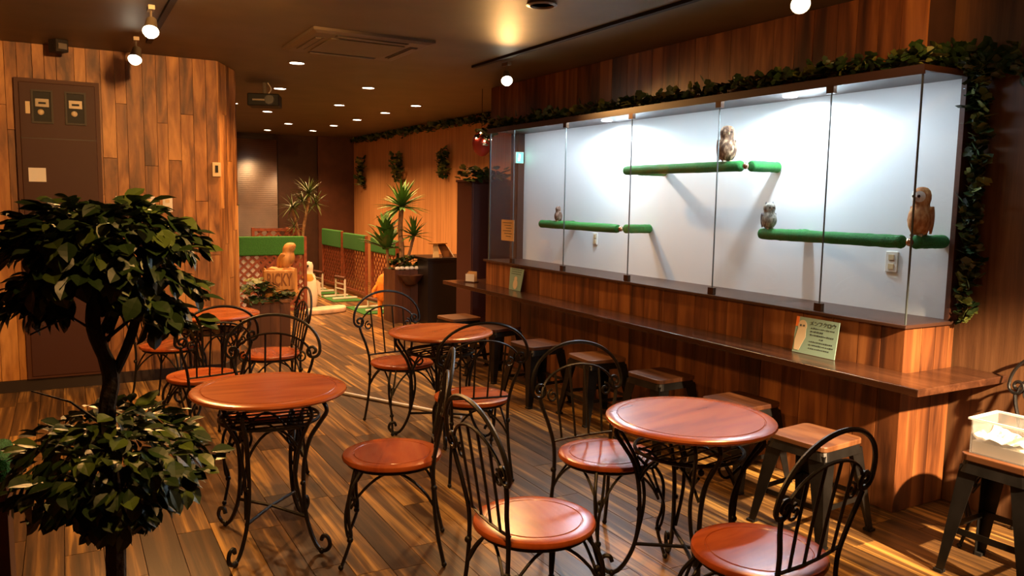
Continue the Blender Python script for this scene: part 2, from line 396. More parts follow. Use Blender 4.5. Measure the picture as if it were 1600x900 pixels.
# sockets on the case's back panel
def outlet(name, loc, rz, w, h, label, cat='outlet'):
    e = empty(name, loc, rz, label, cat)
    MB().box(-w/2, w/2, -.008, 0, -h/2, h/2).build('plate', 'white', e, bevel=.003)
    for dz in (-.22, .22):
        MB().box(-w*.22, w*.22, -.012, -.008, h*dz-.014, h*dz+.014).build('rocker', 'cream', e)
    return e
outlet('wall_outlet', (XB, 2.83, 1.245), R(-90), .075, .115, 'white socket plate on case back near the orange owl')
outlet('wall_outlet', (XB, 5.67, 1.23), R(-90), .06, .10, 'small white socket plate below the left perch')

# counter
ct = MB()
ct.poly([(3.335, 7.38, .712), (3.335, 2.185, .712), (4.04, 2.185, .712), (4.04, 2.44, .712), (3.615, 2.44, .712), (3.615, 7.00, .712), (3.86, 7.00, .712), (3.86, 7.38, .712)], .036)
tag(ct.build('counter_top', 'counter', bevel=.004), 'long dark polished wooden counter running below the owl case', 'counter')

# perches
def perch(yl, yr, z, label):
    e = empty('owl_perch', (0, 0, 0), 0, label, 'perch', 'turf-wrapped perches in the case')
    x = 3.715; r = .034
    def sleeve(p, q, n=14):
        b = MB(); k = 24; L_ = (Vector(q)-Vector(p)).length; ts = [0, .005/L_, .014/L_]+[i/k for i in range(1, k)]+[1-.014/L_, 1-.005/L_, 1]; ts = sorted(ts); P = [Vector(p)+(Vector(q)-Vector(p))*u for u in ts]
        rs = [r*random.uniform(.96, 1.05) for _ in P]; rs[0] *= .7; rs[-1] *= .7; rs[1] *= .9; rs[-2] *= .9
        return b.tube(P, rs, n)
    sleeve((x, yl, z), (x, yr+.035, z)).build('turf_bar', 'turf', e, True)
    sleeve((x+.035, yr, z), (XB-.002, yr, z)).build('turf_arm', 'turf', e, True)
    sleeve((x+.02, yl-.12, z-.004), (XB-.002, yl-.12, z-.004)).build('turf_arm', 'turf', e, True)
    MB().ball((x, yr+.004, z), .021, 12, 8).build('joint', 'brass', e, True)
    return e
perch(4.90, 3.675, 1.785, 'highest green turf-wrapped perch in the case, holding the brown owl')
perch(6.11, 4.935, 1.345, 'left lower green turf-wrapped perch, holding the smallest owl')
perch(3.53, 2.535, 1.372, 'right lower green turf-wrapped perch, holding the grey and orange owls')

# owls
def owl(loc, rz, h, fat, ma, mw, mf, ears, label, headturn=0, closed=False, breast=None, disc=1.0):
    e = empty('owl', loc, rz, label, 'owl', 'owls in the case')
    prof = [(.001, 0), (.12, .01), (.20, .06), (.255, .18), (.275, .32), (.265, .45), (.235, .56), (.205, .62), (.205, .67), (.225, .75), (.225, .83), (.195, .92), (.13, .98), (.05, 1.0), (.001, 1.0)]
    b = MB(); b.lathe([(r*h*fat, z*h) for r, z in prof], 24)
    vs = []
    for (x, y, z) in b.v:                      # breast forward, back flatter, shoulders wider
        t = z/h
        y += .05*h*math.sin(math.pi*min(1, t/.62)) if t < .62 else .01*h
        if y < 0 and t < .6: y *= .85
        x *= 1.0+.05*math.sin(math.pi*min(1, t/.62))
        vs.append((x, y, z))
    b.v = vs; b.build('body', ma, e, True)
    hd = R(headturn); cz = .80*h; cr_ = .225*h*fat
    def hp(a, z, rr): return (math.sin(a+hd)*rr, math.cos(a+hd)*rr+.01*h, z)
    for s in (-1, 1):
        d = MB().lathe([(.001, .012*h), (.05*h*disc, .012*h), (.10*h*fat*disc, 0), (.001, -.01*h)], 16, axis='y')
        d.xf(Matrix.Translation(hp(s*.42, cz, cr_*.93)) @ Matrix.Rotation(-(s*.42+hd), 4, 'Z')); fd = d.build('face_disc', mf, e, True)
        if closed:
            q = MB().ball((0, 0, 0), .03*h, 10, 6, 1.3, .5, .35)
        else: q = MB().ball((0, 0, 0), .033*h, 10, 6, 1, .6)
        q.xf(Matrix.Translation(hp(s*.36, cz+.01*h, cr_*1.0))); q.build('eye', 'eye', e, True)
        wv = []
        w = MB(); n = 9
        for i in range(n):
            t = i/(n-1); z = h*(.60-.56*t); half = .16*h*math.sin(math.pi*min(1, .16+t*.84))**.7*fat
            cx = s*(.262*fat*h)*(1-.30*t*t); cy = -.03*h-.11*h*t
            wv.append((cx, cy, z, half))
        for cx, cy, z, half in wv:
            for k, (dy, dx) in enumerate(((-1, -.10), (-.5, .06), (0, .10), (.6, .05), (1, -.06))):
                w.v.append((cx+s*dx*.25*h*fat, cy+dy*half*.9, z))
        for i in range(n-1):
            for k in range(4): w.f.append((i*5+k, i*5+k+1, i*5+k+6, i*5+k+5))
        wo = w.build('wing', mw, e, True); sm = wo.modifiers.new('solid', 'SOLIDIFY'); sm.thickness = .02*h; sm.offset = 0
        ft = MB()
        for a in (-.35, 0, .35):
            ft.tube(cr([(s*.09*h, .05*h, .03*h), (s*.09*h+math.sin(a)*.07*h, .12*h, .02*h), (s*.09*h+math.sin(a)*.09*h, .15*h, -.02*h)], 3), [.018*h]*6+[.008*h], 6)
        ft.build('foot', 'claw', e, True)
        if ears:
            MB().lathe([(.045*h, 0), (.03*h, .05*h), (.004*h, .11*h)], 8, (s*.14*h*fat, 0, .94*h)).build('ear_tuft', mw, e, True)
    if breast:
        MB().ball((0, .155*h*fat, .37*h), .24*h, 16, 10, .72*fat, .62*fat, 1.05).build('breast', breast, e, True)
    bk_ = MB().lathe([(.028*h, 0), (.022*h, -.03*h), (.004*h, -.07*h)], 8); bk_.xf(Matrix.Translation(hp(0, cz-.005*h, cr_*1.03))); bk_.build('beak', 'beak', e, True)
    tl = MB().hexa([(-.07*h, -.17*h, .10*h), (.07*h, -.17*h, .10*h), (.08*h, -.12*h, .12*h), (-.08*h, -.12*h, .12*h)][::-1], [(-.05*h, -.22*h, -.14*h), (.05*h, -.22*h, -.14*h), (.05*h, -.19*h, -.14*h), (-.05*h, -.19*h, -.14*h)][::-1])
    tl.build('tail', mw, e)
    return e
pb = plumage('brown_plumage', (.055, .024, .010), (.14, .070, .030), (.36, .23, .13), 26)
pb2 = plumage('brown_wing', (.035, .016, .008), (.09, .045, .02), (.25, .15, .085), 26)
pg_ = plumage('grey_plumage', (.12, .11, .085), (.24, .22, .17), (.38, .35, .28), 40)
pg2 = plumage('grey_wing', (.05, .05, .055), (.10, .10, .11), (.22, .22, .25), 40)
po = plumage('orange_plumage', (.34, .12, .03), (.50, .20, .055), (.60, .32, .12), 26)
pw_ = plumage('white_plumage', (.66, .60, .52), (.75, .70, .62), (.80, .76, .7), 40)
ps = plumage('small_plumage', (.07, .035, .022), (.13, .07, .045), (.24, .15, .11), 40)
PX = 3.715
owl((PX, 3.85, 1.818), R(155), .225, .92, pb, pb2, pb, False, 'large mottled brown owl on the highest perch', 8, True)
owl((PX, 5.83, 1.378), R(95), .125, .85, ps, ps, ps, True, 'smallest reddish-brown eared owl on the left perch', 0, True)
owl((PX, 3.47, 1.405), R(158), .155, 1.0, pg_, pg2, pg_, True, 'small grey scops owl with dark eyes at left end of right perch', 0, False, pg_)
owl((3.80, 2.545, 1.405), R(95), .245, .80, po, po, pw_, False, 'orange and white barn owl in the case corner beside the vine', 10, False, pw_, 1.45)

# notices on the counter
def text_mesh(body, size, m, parent, mtx, extrude=.0006, name='lettering', space=1.0, bold=0):
    cu = bpy.data.curves.new(name, 'FONT'); cu.body = body; cu.size = size; cu.extrude = extrude; cu.align_x = 'CENTER'; cu.align_y = 'CENTER'; cu.space_character = space; cu.offset = bold; cu.resolution_u = 3
    tmp = bpy.data.objects.new(name, cu); COL.objects.link(tmp)
    dg = bpy.context.evaluated_depsgraph_get(); me = bpy.data.meshes.new_from_object(tmp.evaluated_get(dg))
    bpy.data.objects.remove(tmp); me.materials.clear(); me.materials.append(M[m])
    o = bpy.data.objects.new(name, me); COL.objects.link(o); o.parent = parent; o.matrix_local = mtx; return o
# local frame of a notice: x to the reader's right, y up, z towards the reader
def notice_frame(loc, tilt=8):
    mt = Matrix(((0, 0, -1, 0), (-1, 0, 0, 0), (0, 1, 0, 0), (0, 0, 0, 1)))
    e = empty('notice', loc); e.matrix_world = Matrix.Translation(loc) @ mt @ Matrix.Rotation(R(-tilt), 4, 'X'); return e
def ell(cx, cy, rx, ry, n=20): return [(cx+rx*math.cos(2*math.pi*i/n), cy+ry*math.sin(2*math.pi*i/n), 0) for i in range(n)]
n1 = notice_frame((3.55, 2.955, .732)); tag(n1, 'teal notice with barn owl drawing and handwriting leaning on the counter', 'notice'); n1.name = 'owl_notice'
MB().box(-.142, .142, 0, .20, -.004, 0).build('card', 'teal', n1)
MB().poly(ell(-.095, .150, .030, .034), .001).xf(Matrix.Translation((0, 0, .001))).build('owl_head', 'owlpaint', n1)
MB().poly([(-.122, .135, 0), (-.068, .135, 0), (-.064, .09, 0), (-.085, .045, 0), (-.098, .014, 0), (-.132, .014, 0), (-.134, .07, 0)][::-1], .001).xf(Matrix.Translation((0, 0, .0012))).build('owl_body', 'owlpaint', n1)
for x in (-.106, -.084): MB().poly(ell(x, .153, .006, .006, 10), .001).xf(Matrix.Translation((0, 0, .0022))).build('drawn_eye', 'ink', n1)
MB().box(-.142, -.122, .145, .20, 0, .0012).build('orange_card', 'ork', n1)
text_mesh('メンフクロウ', .030, 'ink', n1, Matrix.Translation((.040, .172, .001)), name='title_lettering', space=.95)
rs = random.Random(5)
for i, (x0, x1) in enumerate([(-.035, .115), (-.035, .045), (-.035, .12), (.03, .05), (-.035, .115), (-.035, .12), (-.035, .10)]):
    y = .147-i*.0185; b = MB(); x = x0
    while x < x1:
        w = rs.uniform(.004, .010); hh = rs.uniform(.005, .009); b.box(x, x+w, y-hh/2, y+hh/2-.002*rs.random(), 0, .001); x += w+rs.uniform(.003, .007)
    b.build('handwriting_line', 'ink', n1)
n2 = notice_frame((3.575, 6.32, .732), 7); tag(n2, 'small teal notice with pale owl figure at far end of counter', 'notice'); n2.name = 'owl_notice'
MB().poly([(-.105, 0, 0), (.105, 0, 0), (.128, .20, 0), (-.128, .20, 0)], .004).build('card', 'teal', n2)
MB().poly(ell(0, .055, .040, .046), .001).xf(Matrix.Translation((0, 0, .003))).build('owl_body', 'owlpaint', n2)
MB().poly(ell(0, .105, .026, .022), .001).xf(Matrix.Translation((0, 0, .0032))).build('owl_head', 'owlpaint', n2)
for i in range(3):
    b = MB(); x = -.09
    while x < .09:
        w = rs.uniform(.006, .014); b.box(x, x+w, .185-i*.02, .192-i*.02, .002, .003); x += w+.008
    b.build('handwriting_line', 'ink', n2)
nt3 = empty('paper_note', (3.616, 6.55, 1.267), 0, 'brown paper note taped on the far end pane of the case', 'note')
MB().box(-.002, .002, -.125, .115, -.095, .10).build('sheet', 'note', nt3)
b = MB()
for i in range(6): b.box(-.003, -.002, -.09+.02*(i % 2), .085-.03*(i % 3), .07-i*.025, .075-i*.025)
b.build('written_lines', 'ink', nt3)
cs = empty('card_stand', (3.52, 7.10, .73), R(-60), 'small wire card holder with cream cards at counter far end', 'card holder')
for k in range(3): MB().box(-.05, .05, -.03+k*.025, -.026+k*.025, .01, .085+.012*k).build('card', 'note' if k else 'paper', cs)
MB().box(-.06, .06, -.04, .04, 0, .012).build('tray', 'caseframe', cs)
ex = empty('exit_reflection', (3.935, 6.919, 1.965), 0, 'small glowing green stand-in for an exit sign reflected in the case glass', 'exit sign')  # glowing panel modelled in place of an exit sign's reflection in the glass
MB().box(-.042, .042, -.02, 0, -.055, .055).build('housing', 'white', ex); MB().box(-.038, .038, -.022, -.02, -.05, .05).build('panel', 'exit', ex)
MB().poly([(-.02, -.023, -.035), (.0, -.023, -.03), (.008, -.023, .03), (-.012, -.023, .038)], .002, 1).build('running_figure', 'exitw', ex)

# ------------------------------------------------------------------ furniture
def curl(cx, cz, r0, r1, a0, turns, n=18, sgn=1):
    return [(cx+(r0+(r1-r0)*i/n)*math.cos(a0+sgn*turns*2*math.pi*i/n), cz+(r0+(r1-r0)*i/n)*math.sin(a0+sgn*turns*2*math.pi*i/n)) for i in range(n+1)]
def by(z): t = max(0, (z-.44)/.46); return -.178-.085*t**1.1
IR = .0075
def make_chair():
    t = empty('bistro_chair')
    MB().lathe([(.001, .424), (.205, .424), (.214, .430), (.216, .438), (.212, .447), (.203, .450), (.170, .4495), (.168, .447), (.165, .447), (.163, .450), (.001, .451)], 40).build('seat', 'seat', t, True)
    MB().tube([(.19*math.cos(a*math.pi/16), .19*math.sin(a*math.pi/16), .415) for a in range(33)], .008, 6, False).build('seat_ring', 'iron', t, True)
    for s in (-1, 1):
        a = MB().tube(cr([(s*.150, .125, .42), (s*.185, .165, .34), (s*.182, .172, .22), (s*.163, .165, .13), (s*.178, .205, 0.006)]), IR, 6)
        a.tube(cr([(s*.125, .150, .42), (s*.148, .168, .33), (s*.178, .185, .24), (s*.176, .180, .16), (s*.164, .168, .12)]), IR*.8, 6)
        a.ball((s*.165, .168, .125), .014); a.ball((s*.155, .165, .30), .013); a.ball((s*.178, .205, .012), .012)
        a.build('leg', 'iron', t, True)
        b = MB().tube(cr([(s*.178, -.225, .006), (s*.166, -.195, .15), (s*.158, -.180, .30), (s*.160, by(.44), .44), (s*.178, by(.54), .54), (s*.205, by(.62), .62), (s*.215, by(.662), .662)]), IR*1.15, 6)
        b.ball((s*.178, -.225, .012), .012); b.ball((s*.159, -.181, .34), .014); b.build('leg', 'iron', t, True)
        c = MB().tube([(s*x, by(z)+.004, z) for x, z in curl(.150, .672, .030, .008, math.pi*.5, 1.2, 16, -1)], IR*.75, 5)
        c.build('scroll', 'iron', t, True)
    arc = [(.253*math.cos(math.pi*i/28), .705+.195*math.sin(math.pi*i/28)**.92) for i in range(29)]
    sp = curl(.213, .703, .040, .010, 0, 1.25, 20, -1)
    path = [(-x, z) for x, z in sp][::-1][:-1]
    full = [(-x, z) for x, z in (sp[::-1])]+[(x, z) for x, z in arc[::-1][1:-1]]+sp
    MB().tube([(x, by(z), z) for x, z in full], IR*1.1, 6).build('top_arc', 'iron', t, True)
    inner = [(.205*math.cos(math.pi*i/20), .675+.125*math.sin(math.pi*i/20)) for i in range(21)]
    MB().tube([(x, by(z)+.002, z) for x, z in inner], IR*.8, 5).build('inner_arch', 'iron', t, True)
    MB().tube([(x, by(.475)+.012*(x/.16)**2-.004, .475) for x in (-.163, -.1, -.04, .04, .1, .163)], IR*.8, 5).build('back_rail', 'iron', t, True)
    for x in (-.12, -.04, .04, .12):
        zt = .675+.125*math.sqrt(1-(x/.205)**2)
        MB().tube([(x*.95, by(.475)-.002, .475), (x, by(.6), .6), (x*1.04, by(zt)+.002, zt)], IR*.75, 5).build('spindle', 'iron', t, True)
    for p, q in (((-.16, .168), (.16, .168)), ((-.158, -.183), (.158, -.183)), ((-.165, .165), (-.159, -.18)), ((.165, .165), (.159, -.18))):
        P = [Vector((p[0]+(q[0]-p[0])*i/14, p[1]+(q[1]-p[1])*i/14, .26+.145*math.sin(math.pi*i/14)**.75)) for i in range(15)]
        P = [Vector((v.x*(1-.10*math.sin(math.pi*i/14)), v.y*(1-.10*math.sin(math.pi*i/14)), v.z)) for i, v in enumerate(P)]
        MB().tube(P, IR*.8, 5).build('brace', 'iron', t, True)
    return t
def face(a): return R(a-90)      # a = direction the sitter looks, degrees from +X
CH = [  # x, y, facing, label
 (1.215, 3.21, 157, 'bistro chair right of the nearest left table, back seen edge-on'),
 (1.395, 2.30, -3, 'front bistro chair with glowing seat, back towards the left'),
 (2.060, 2.79, -88, 'bistro chair behind the nearest right table, arched back by the stools'),
 (1.915, 1.76, 98, 'bistro chair at lower right with half-shaded seat'),
 (1.985, 5.05, -84, 'bistro chair behind the middle table with single curl showing left'),
 (1.985, 3.98, 78, 'bistro chair in front of the middle table, back towards the camera'),
 (0.895, 4.21, -112, 'bistro chair behind the nearest left table, only its arched back showing'),
 (0.720, 5.16, 104, 'bistro chair with low orange seat beside the leafy tree'),
 (1.250, 5.72, 177, 'bistro chair seen edge-on in front of the planter box'),
 (0.660, 6.33, -38, 'bistro chair against the wall half hidden behind the tree leaves'),
 (3.735, 1.88, 180, 'bistro chair against the right wall behind the clear box'),
]
ch0 = make_chair()
for i, (x, y, a, lab) in enumerate(CH):
    o = ch0 if i == 0 else copy_tree(ch0)
    o.location = (x, y, 0); o.rotation_euler.z = face(a); tag(o, lab, 'chair', 'wrought-iron bistro chairs')
def make_table():
    t = empty('bistro_table')
    MB().lathe([(.001, .678), (.315, .678), (.330, .683), (.337, .692), (.334, .700), (.322, .705), (.292, .705), (.290, .7025), (.287, .7025), (.285, .705), (.001, .706)], 56).build('table_top', 'table', t, True)
    MB().tube([(.215*math.cos(a*math.pi/18), .215*math.sin(a*math.pi/18), .57) for a in range(37)], .008, 6, False).build('shelf_ring', 'iron', t, True)
    MB().tube([(.27*math.cos(a*math.pi/18), .27*math.sin(a*math.pi/18), .672) for a in range(37)], .007, 6, False).build('apron_ring', 'iron', t, True)
    for k in range(-3, 4):
        y = k*.056; x = math.sqrt(.213**2-y*y); MB().tube([(-x, y, .57), (x, y, .57)], .0042, 5).build('shelf_bar', 'iron', t, True)
    A = (52, 128, 232, 308)
    for a in A:
        ca, sa = math.cos(R(a)), math.sin(R(a)); b = MB()
        def leg(pts, r, off0=0):
            b.tube(cr([(ca*q-sa*o_, sa*q+ca*o_, z) for q, o_, z in pts], 5), r, 6)
        leg([(.262, .045, .675), (.288, .045, .63), (.258, .035, .575), (.215, .018, .50), (.192, .008, .40), (.186, .006, .28), (.200, .004, .16), (.236, .002, .07), (.275, 0, .022), (.315, 0, .020), (.338, 0, .048), (.328, 0, .080), (.302, 0, .084), (.292, 0, .062)], .0095)
        leg([(.262, -.045, .675), (.285, -.045, .63), (.252, -.038, .575), (.208, -.030, .50), (.176, -.030, .40), (.172, -.022, .30), (.196, -.006, .17)], .008)
        leg([(.205, -.010, .52), (.150, -.02, .47), (.120, -.02, .50), (.150, -.01, .54), (.2, 0, .555)], .006)
        b.ball((ca*.292, sa*.292, .014), .014); b.ball((ca*.2, sa*.2, .54), .013); b.ball((ca*.188, sa*.188, .30), .012)
        b.build('leg', 'iron', t, True)
    for a in (52, 128):
        ca, sa = math.cos(R(a))*.205, math.sin(R(a))*.205
        MB().tube([(-ca, -sa, .15), (0, 0, .16), (ca, sa, .15)], .008, 6).build('cross_brace', 'iron', t, True)
    for i in range(4):
        a, c = R(A[i]), R(A[(i+1) % 4]); P = []
        for k in range(13):
            u = k/12; q = Vector((math.cos(a), math.sin(a), 0))*.19*(1-u)+Vector((math.cos(c), math.sin(c), 0))*.19*u
            q.z = .42+.13*math.sin(math.pi*u)**.8; P.append(q)
        MB().tube(P, .0065, 5).build('arch', 'iron', t, True)
    return t
t0 = make_table()
for i, (x, y, rz, lab) in enumerate([(.772, 3.565, -5, 'round wooden table with slatted iron shelf nearest the leafy tree'),
        (2.104, 4.68, 20, 'round wooden table in the middle, beyond the front chairs'),
        (2.155, 2.37, 10, 'round wooden table at the right with pale bluish sheen'),
        (.915, 6.08, 7, 'round wooden table farthest back, mostly hidden by the tree')]):
    o = t0 if i == 0 else copy_tree(t0)
    o.location = (x, y, 0); o.rotation_euler.z = R(rz); tag(o, lab, 'table', 'round bistro tables')

def rrect(w, r, n=4):
    P = []
    for cx, cy, a0 in ((w-r, w-r, 0), (-w+r, w-r, 90), (-w+r, -w+r, 180), (w-r, -w+r, 270)):
        for i in range(n+1): a = R(a0+90*i/n); P.append((cx+r*math.cos(a), cy+r*math.sin(a)))
    return P
def make_stool():
    t = empty('metal_stool')
    MB().poly([(x, y, .441) for x, y in rrect(.158, .035)], .026).build('seat', 'stool_wood', t, bevel=.004)
    b = MB(); a_ = rrect(.150, .035); c_ = rrect(.158, .035); n = len(a_)
    b.add([(x, y, .427) for x, y in a_]+[(x*1.02, y*1.02, .385) for x, y in c_], [(i, (i+1) % n, n+(i+1) % n, n+i) for i in range(n)]); sk = b.build('skirt', 'steel', t)
    sm = sk.modifiers.new('solid', 'SOLIDIFY'); sm.thickness = .003
    for sx in (-1, 1):
        for sy in (-1, 1):
            q = MB()
            def P_(u, v, z):        # corner runs outwards towards the floor
                k = .152+.052*(1-z/.41); return (sx*(k-u), sy*(k-v), z)
            w0, w1 = .085, .034
            q.add([P_(0, 0, .41), P_(w0, 0, .41), P_(0, w0, .41), P_(0, 0, .0), P_(w1, 0, .0), P_(0, w1, .0)], [(0, 1, 4, 3), (0, 3, 5, 2)])
            lo = q.build('leg', 'steel', t); sm = lo.modifiers.new('solid', 'SOLIDIFY'); sm.thickness = .003; sm.offset = 0
            ft = MB().box(-.02, .02, -.02, .02, 0, .012); ft.xf(Matrix.Translation((sx*.192, sy*.192, 0))); ft.build('foot_cap', 'black', lo)
    for z, k in ((.17, .175),):
        for s in (-1, 1):
            MB().box(-k, k, s*k-.002, s*k+.002, z-.012, z+.012).build('stretcher', 'steel', t)
            MB().box(s*k-.002, s*k+.002, -k, k, z-.012, z+.012).build('stretcher', 'steel', t)
    return t
s0 = make_stool()
for i, (x, y, z, rz, lab) in enumerate([
        (3.22, 6.75, 0, 5, 'metal stool with wooden seat at the far end of the counter'),
        (3.28, 6.10, 0, 12, 'metal stool with wooden seat right behind the middle table'),
        (3.17, 5.24, 0, 3, 'metal stool with wooden seat showing one bright leg, beside the middle table'),
        (3.30, 4.62, 0, -4, 'metal stool with wooden seat framed by an arched chair back'),
        (3.33, 3.95, 0, 3, 'metal stool with wooden seat tucked under mid counter'),
        (3.30, 3.22, 0, 2, 'metal stool hidden in shade behind the right round table'),
        (3.115, 2.55, 0, 6, 'metal stool with pale worn seat near the counter corner'),
        ]):
    o = s0 if i == 0 else copy_tree(s0)
    o.location = (x, y, z); o.rotation_euler.z = R(rz); tag(o, lab, 'stool', 'metal stools with wooden seats')
# taller stool with the clear box
st = copy_tree(s0); st.location = (3.385, 1.79, 0); st.rotation_euler.z = R(3); st.scale = (.83, .90, 1.17); tag(st, 'metal stool at right edge carrying the clear plastic box', 'stool', 'metal stools with wooden seats')
zs = .454*1.17+.001
bx = empty('plastic_box', (3.385, 1.79, zs), R(3), 'clear plastic box with flared rim on the right-hand stool', 'box')
w_, d_, h_ = .105, .115, .15
b = MB()
for a in ((-w_, w_, -d_, -d_+.003), (-w_, w_, d_-.003, d_), (-w_, -w_+.003, -d_, d_), (w_-.003, w_, -d_, d_)): b.box(a[0], a[1], a[2], a[3], 0, h_)
b.box(-w_, w_, -d_, d_, 0, .003); b.build('tub', 'acryl', bx)
b = MB()
for a in ((-w_-.01, w_+.01, -d_-.01, -d_+.002), (-w_-.01, w_+.01, d_-.002, d_+.01), (-w_-.01, -w_+.002, -d_-.01, d_+.01), (w_-.002, w_+.01, -d_-.01, d_+.01)): b.box(a[0], a[1], a[2], a[3], h_-.008, h_)
b.build('rim', 'acrylrim', bx)
b = MB(); rs = random.Random(11); n = 14
for i in range(n):
    for j in range(n):
        b.v.append((-w_+.006+(2*w_-.012)*i/(n-1), -d_+.006+(2*d_-.012)*j/(n-1), .070+.020*math.sin(i*.7)*math.cos(j*.5)+rs.uniform(-.010, .010)))
for i in range(n-1):
    for j in range(n-1): b.f.append((i*n+j, (i+1)*n+j, (i+1)*n+j+1, i*n+j+1))
k = len(b.v)
b.box(-w_+.006, w_-.006, -d_+.006, d_-.006, .004, .052)
sh = b.build('paper_shreds', 'shred', None, loc=(3.385, 1.79, zs)); sh.rotation_euler.z = R(3); sh['kind'] = 'stuff'; tag(sh, 'white shredded paper filling the clear plastic box', 'paper shreds')

# ------------------------------------------------------------------ foliage
def leaf_mesh(name, m, L=.06, Wd=.028, fold=.25, bend=.15):
    b = MB(); n = 5; prof = [0, .75, 1, .72, 0]
    for i in range(n):
        t = i/(n-1); y = L*t; z = -bend*L*t*t
        w = Wd*prof[i]
        b.v += [(-w, y, z+fold*w), (0, y, z), (w, y, z+fold*w)]
    for i in range(n-1):
        b.f += [(i*3, i*3+1, i*3+4, i*3+3), (i*3+1, i*3+2, i*3+5, i*3+4)]
    return b.mesh(name, m)
def ivy_mesh(name, m, s=.05):
    pts = [(0, 0), (.42, -.10), (.60, .25), (.34, .42), (.42, .78), (0, 1.1), (-.42, .78), (-.34, .42), (-.60, .25), (-.42, -.10)]
    b = MB(); b.v = [(0, .35*s, -.06*s)]+[(x*s, y*s, .10*s*abs(x)-.12*s*(y > .7)) for x, y in pts]
    b.f = [(0, i, i % 10+1) for i in range(1, 11)]
    return b.mesh(name, m)
def add_leaf(b, me, mtx):
    b.add([mtx @ v.co for v in me.vertices], [tuple(p.vertices) for p in me.polygons])
def foliage(thing, meshes, placements, n_obj, part='leaf', stuff='leaf_mass'):
    """placements: (matrix, which) -- the ones nearest the camera as objects, the rest joined"""
    pl = sorted(placements, key=lambda q: (q[0].translation-CP).length if thing is None else ((thing.matrix_world @ q[0].translation)-CP).length)
    for mtx, w in pl[:n_obj]:
        o = bpy.data.objects.new(part, meshes[w]); COL.objects.link(o); o.parent = thing; o.matrix_local = mtx
    for w in range(len(meshes)):
        rest = [q for q in pl[n_obj:] if q[1] == w]
        if rest:
            b = MB()
            for mtx, _ in rest: add_leaf(b, meshes[w], mtx)
            o = b.build(stuff, meshes[w].materials[0], thing); o['kind'] = 'stuff'
def rotm(ax, ay, az, s): return Euler((ax, ay, az)).to_matrix().to_4x4() @ Matrix.Scale(s, 4)
LA, LB = leaf_mesh('ficus_leaf', 'leafA', .062, .021), leaf_mesh('ficus_leaf_pale', 'leafB', .062, .021)
IA, IB = ivy_mesh('ivy_leaf', 'ivyA', .05), ivy_mesh('ivy_leaf_pale', 'ivyB', .05)

# foreground tree
rt = random.Random(21)
tr = empty('ficus_tree', (.085, 2.2, 0), 0, 'artificial ficus tree with two leafy crowns in the left foreground', 'tree')
trunk = MB()
trunk.tube(cr([(0, 0, .0), (-.012, 0, .3), (0, .0, .65), (-.008, .01, .98), (.004, 0, 1.10), (-.03, .0, 1.22), (-.02, 0, 1.32)], 5), [.024]*12+[.020]*10+[.017]*9, 8)
trunk.build('trunk', 'trunk', tr, True)
br = MB()
br.tube(cr([(0, 0, 1.08), (.035, .0, 1.15), (.062, -.01, 1.23), (.075, 0, 1.32)], 4), .012, 7)
br.tube(cr([(-.005, 0, 1.13), (-.012, .02, 1.2), (.025, .03, 1.28)], 4), .009, 6)
for k in range(46):
    up = k % 2; a = rt.uniform(0, 6.28); z0 = rt.uniform(1.22, 1.36) if up else rt.uniform(.70, 1.0)
    rr = rt.uniform(.10, .21); z1 = z0+rt.uniform(-.04, .12)
    br.tube([(0, 0, z0-.04), (math.cos(a)*rr*.5, math.sin(a)*rr*.5, z0+.03), (math.cos(a)*rr, math.sin(a)*rr, z1)], [.005, .003, .002], 4)
br.build('branches', 'trunk', tr, True)
MB().lathe([(.10, 0), (.13, .01), (.15, .24), (.155, .25), (.14, .25), (.13, .2)], 20).build('pot', 'black', tr, True)
MB().lathe([(.001, .2), (.13, .2)], 20).build('pot_soil', 'soil', tr)
pls = []
def crown(n, fn):
    for _ in range(n):
        p, out = fn()
        az = math.atan2(out.y, out.x)-math.pi/2+rt.uniform(-.7, .7)
        pitch = rt.uniform(-1.25, .2)+.55*out.z
        mt = Matrix.Translation(p) @ Euler((pitch, rt.uniform(-.5, .5), az)).to_matrix().to_4x4() @ Matrix.Scale(rt.uniform(.62, 1.05), 4)
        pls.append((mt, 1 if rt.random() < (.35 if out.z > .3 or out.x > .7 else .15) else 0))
def up_fn():
    while True:
        u = Vector((rt.uniform(-1, 1), rt.uniform(-1, 1), rt.uniform(-1, 1)))
        if .45 < u.length < 1: break
    q = Vector((u.x*.225, u.y*.21, 1.405+u.z*.140-(.10*abs(u.x)**2 if u.z < 0 else 0)-(.05 if u.z < -.2 and u.x > 0 else 0)))
    if abs(u.x) < .35 and u.z < -.35: q.z += .07
    return q, u.normalized()
def lo_fn():
    while True:
        u = Vector((rt.uniform(-1, 1), rt.uniform(-1, 1), rt.uniform(-1, 1)))
        if .4 < u.length < 1: break
    t = (u.z+1)/2
    wid = .105+.22*t if t < .62 else .24-.12*(t-.62)
    return Vector((u.x*wid*1.05, u.y*wid, .695+.33*t-.10*max(0, abs(u.x)-.6)*t)), u.normalized()
crown(1500, up_fn); crown(1000, lo_fn)
bpy.context.view_layer.update()
foliage(tr, [LA, LB], pls, 300)

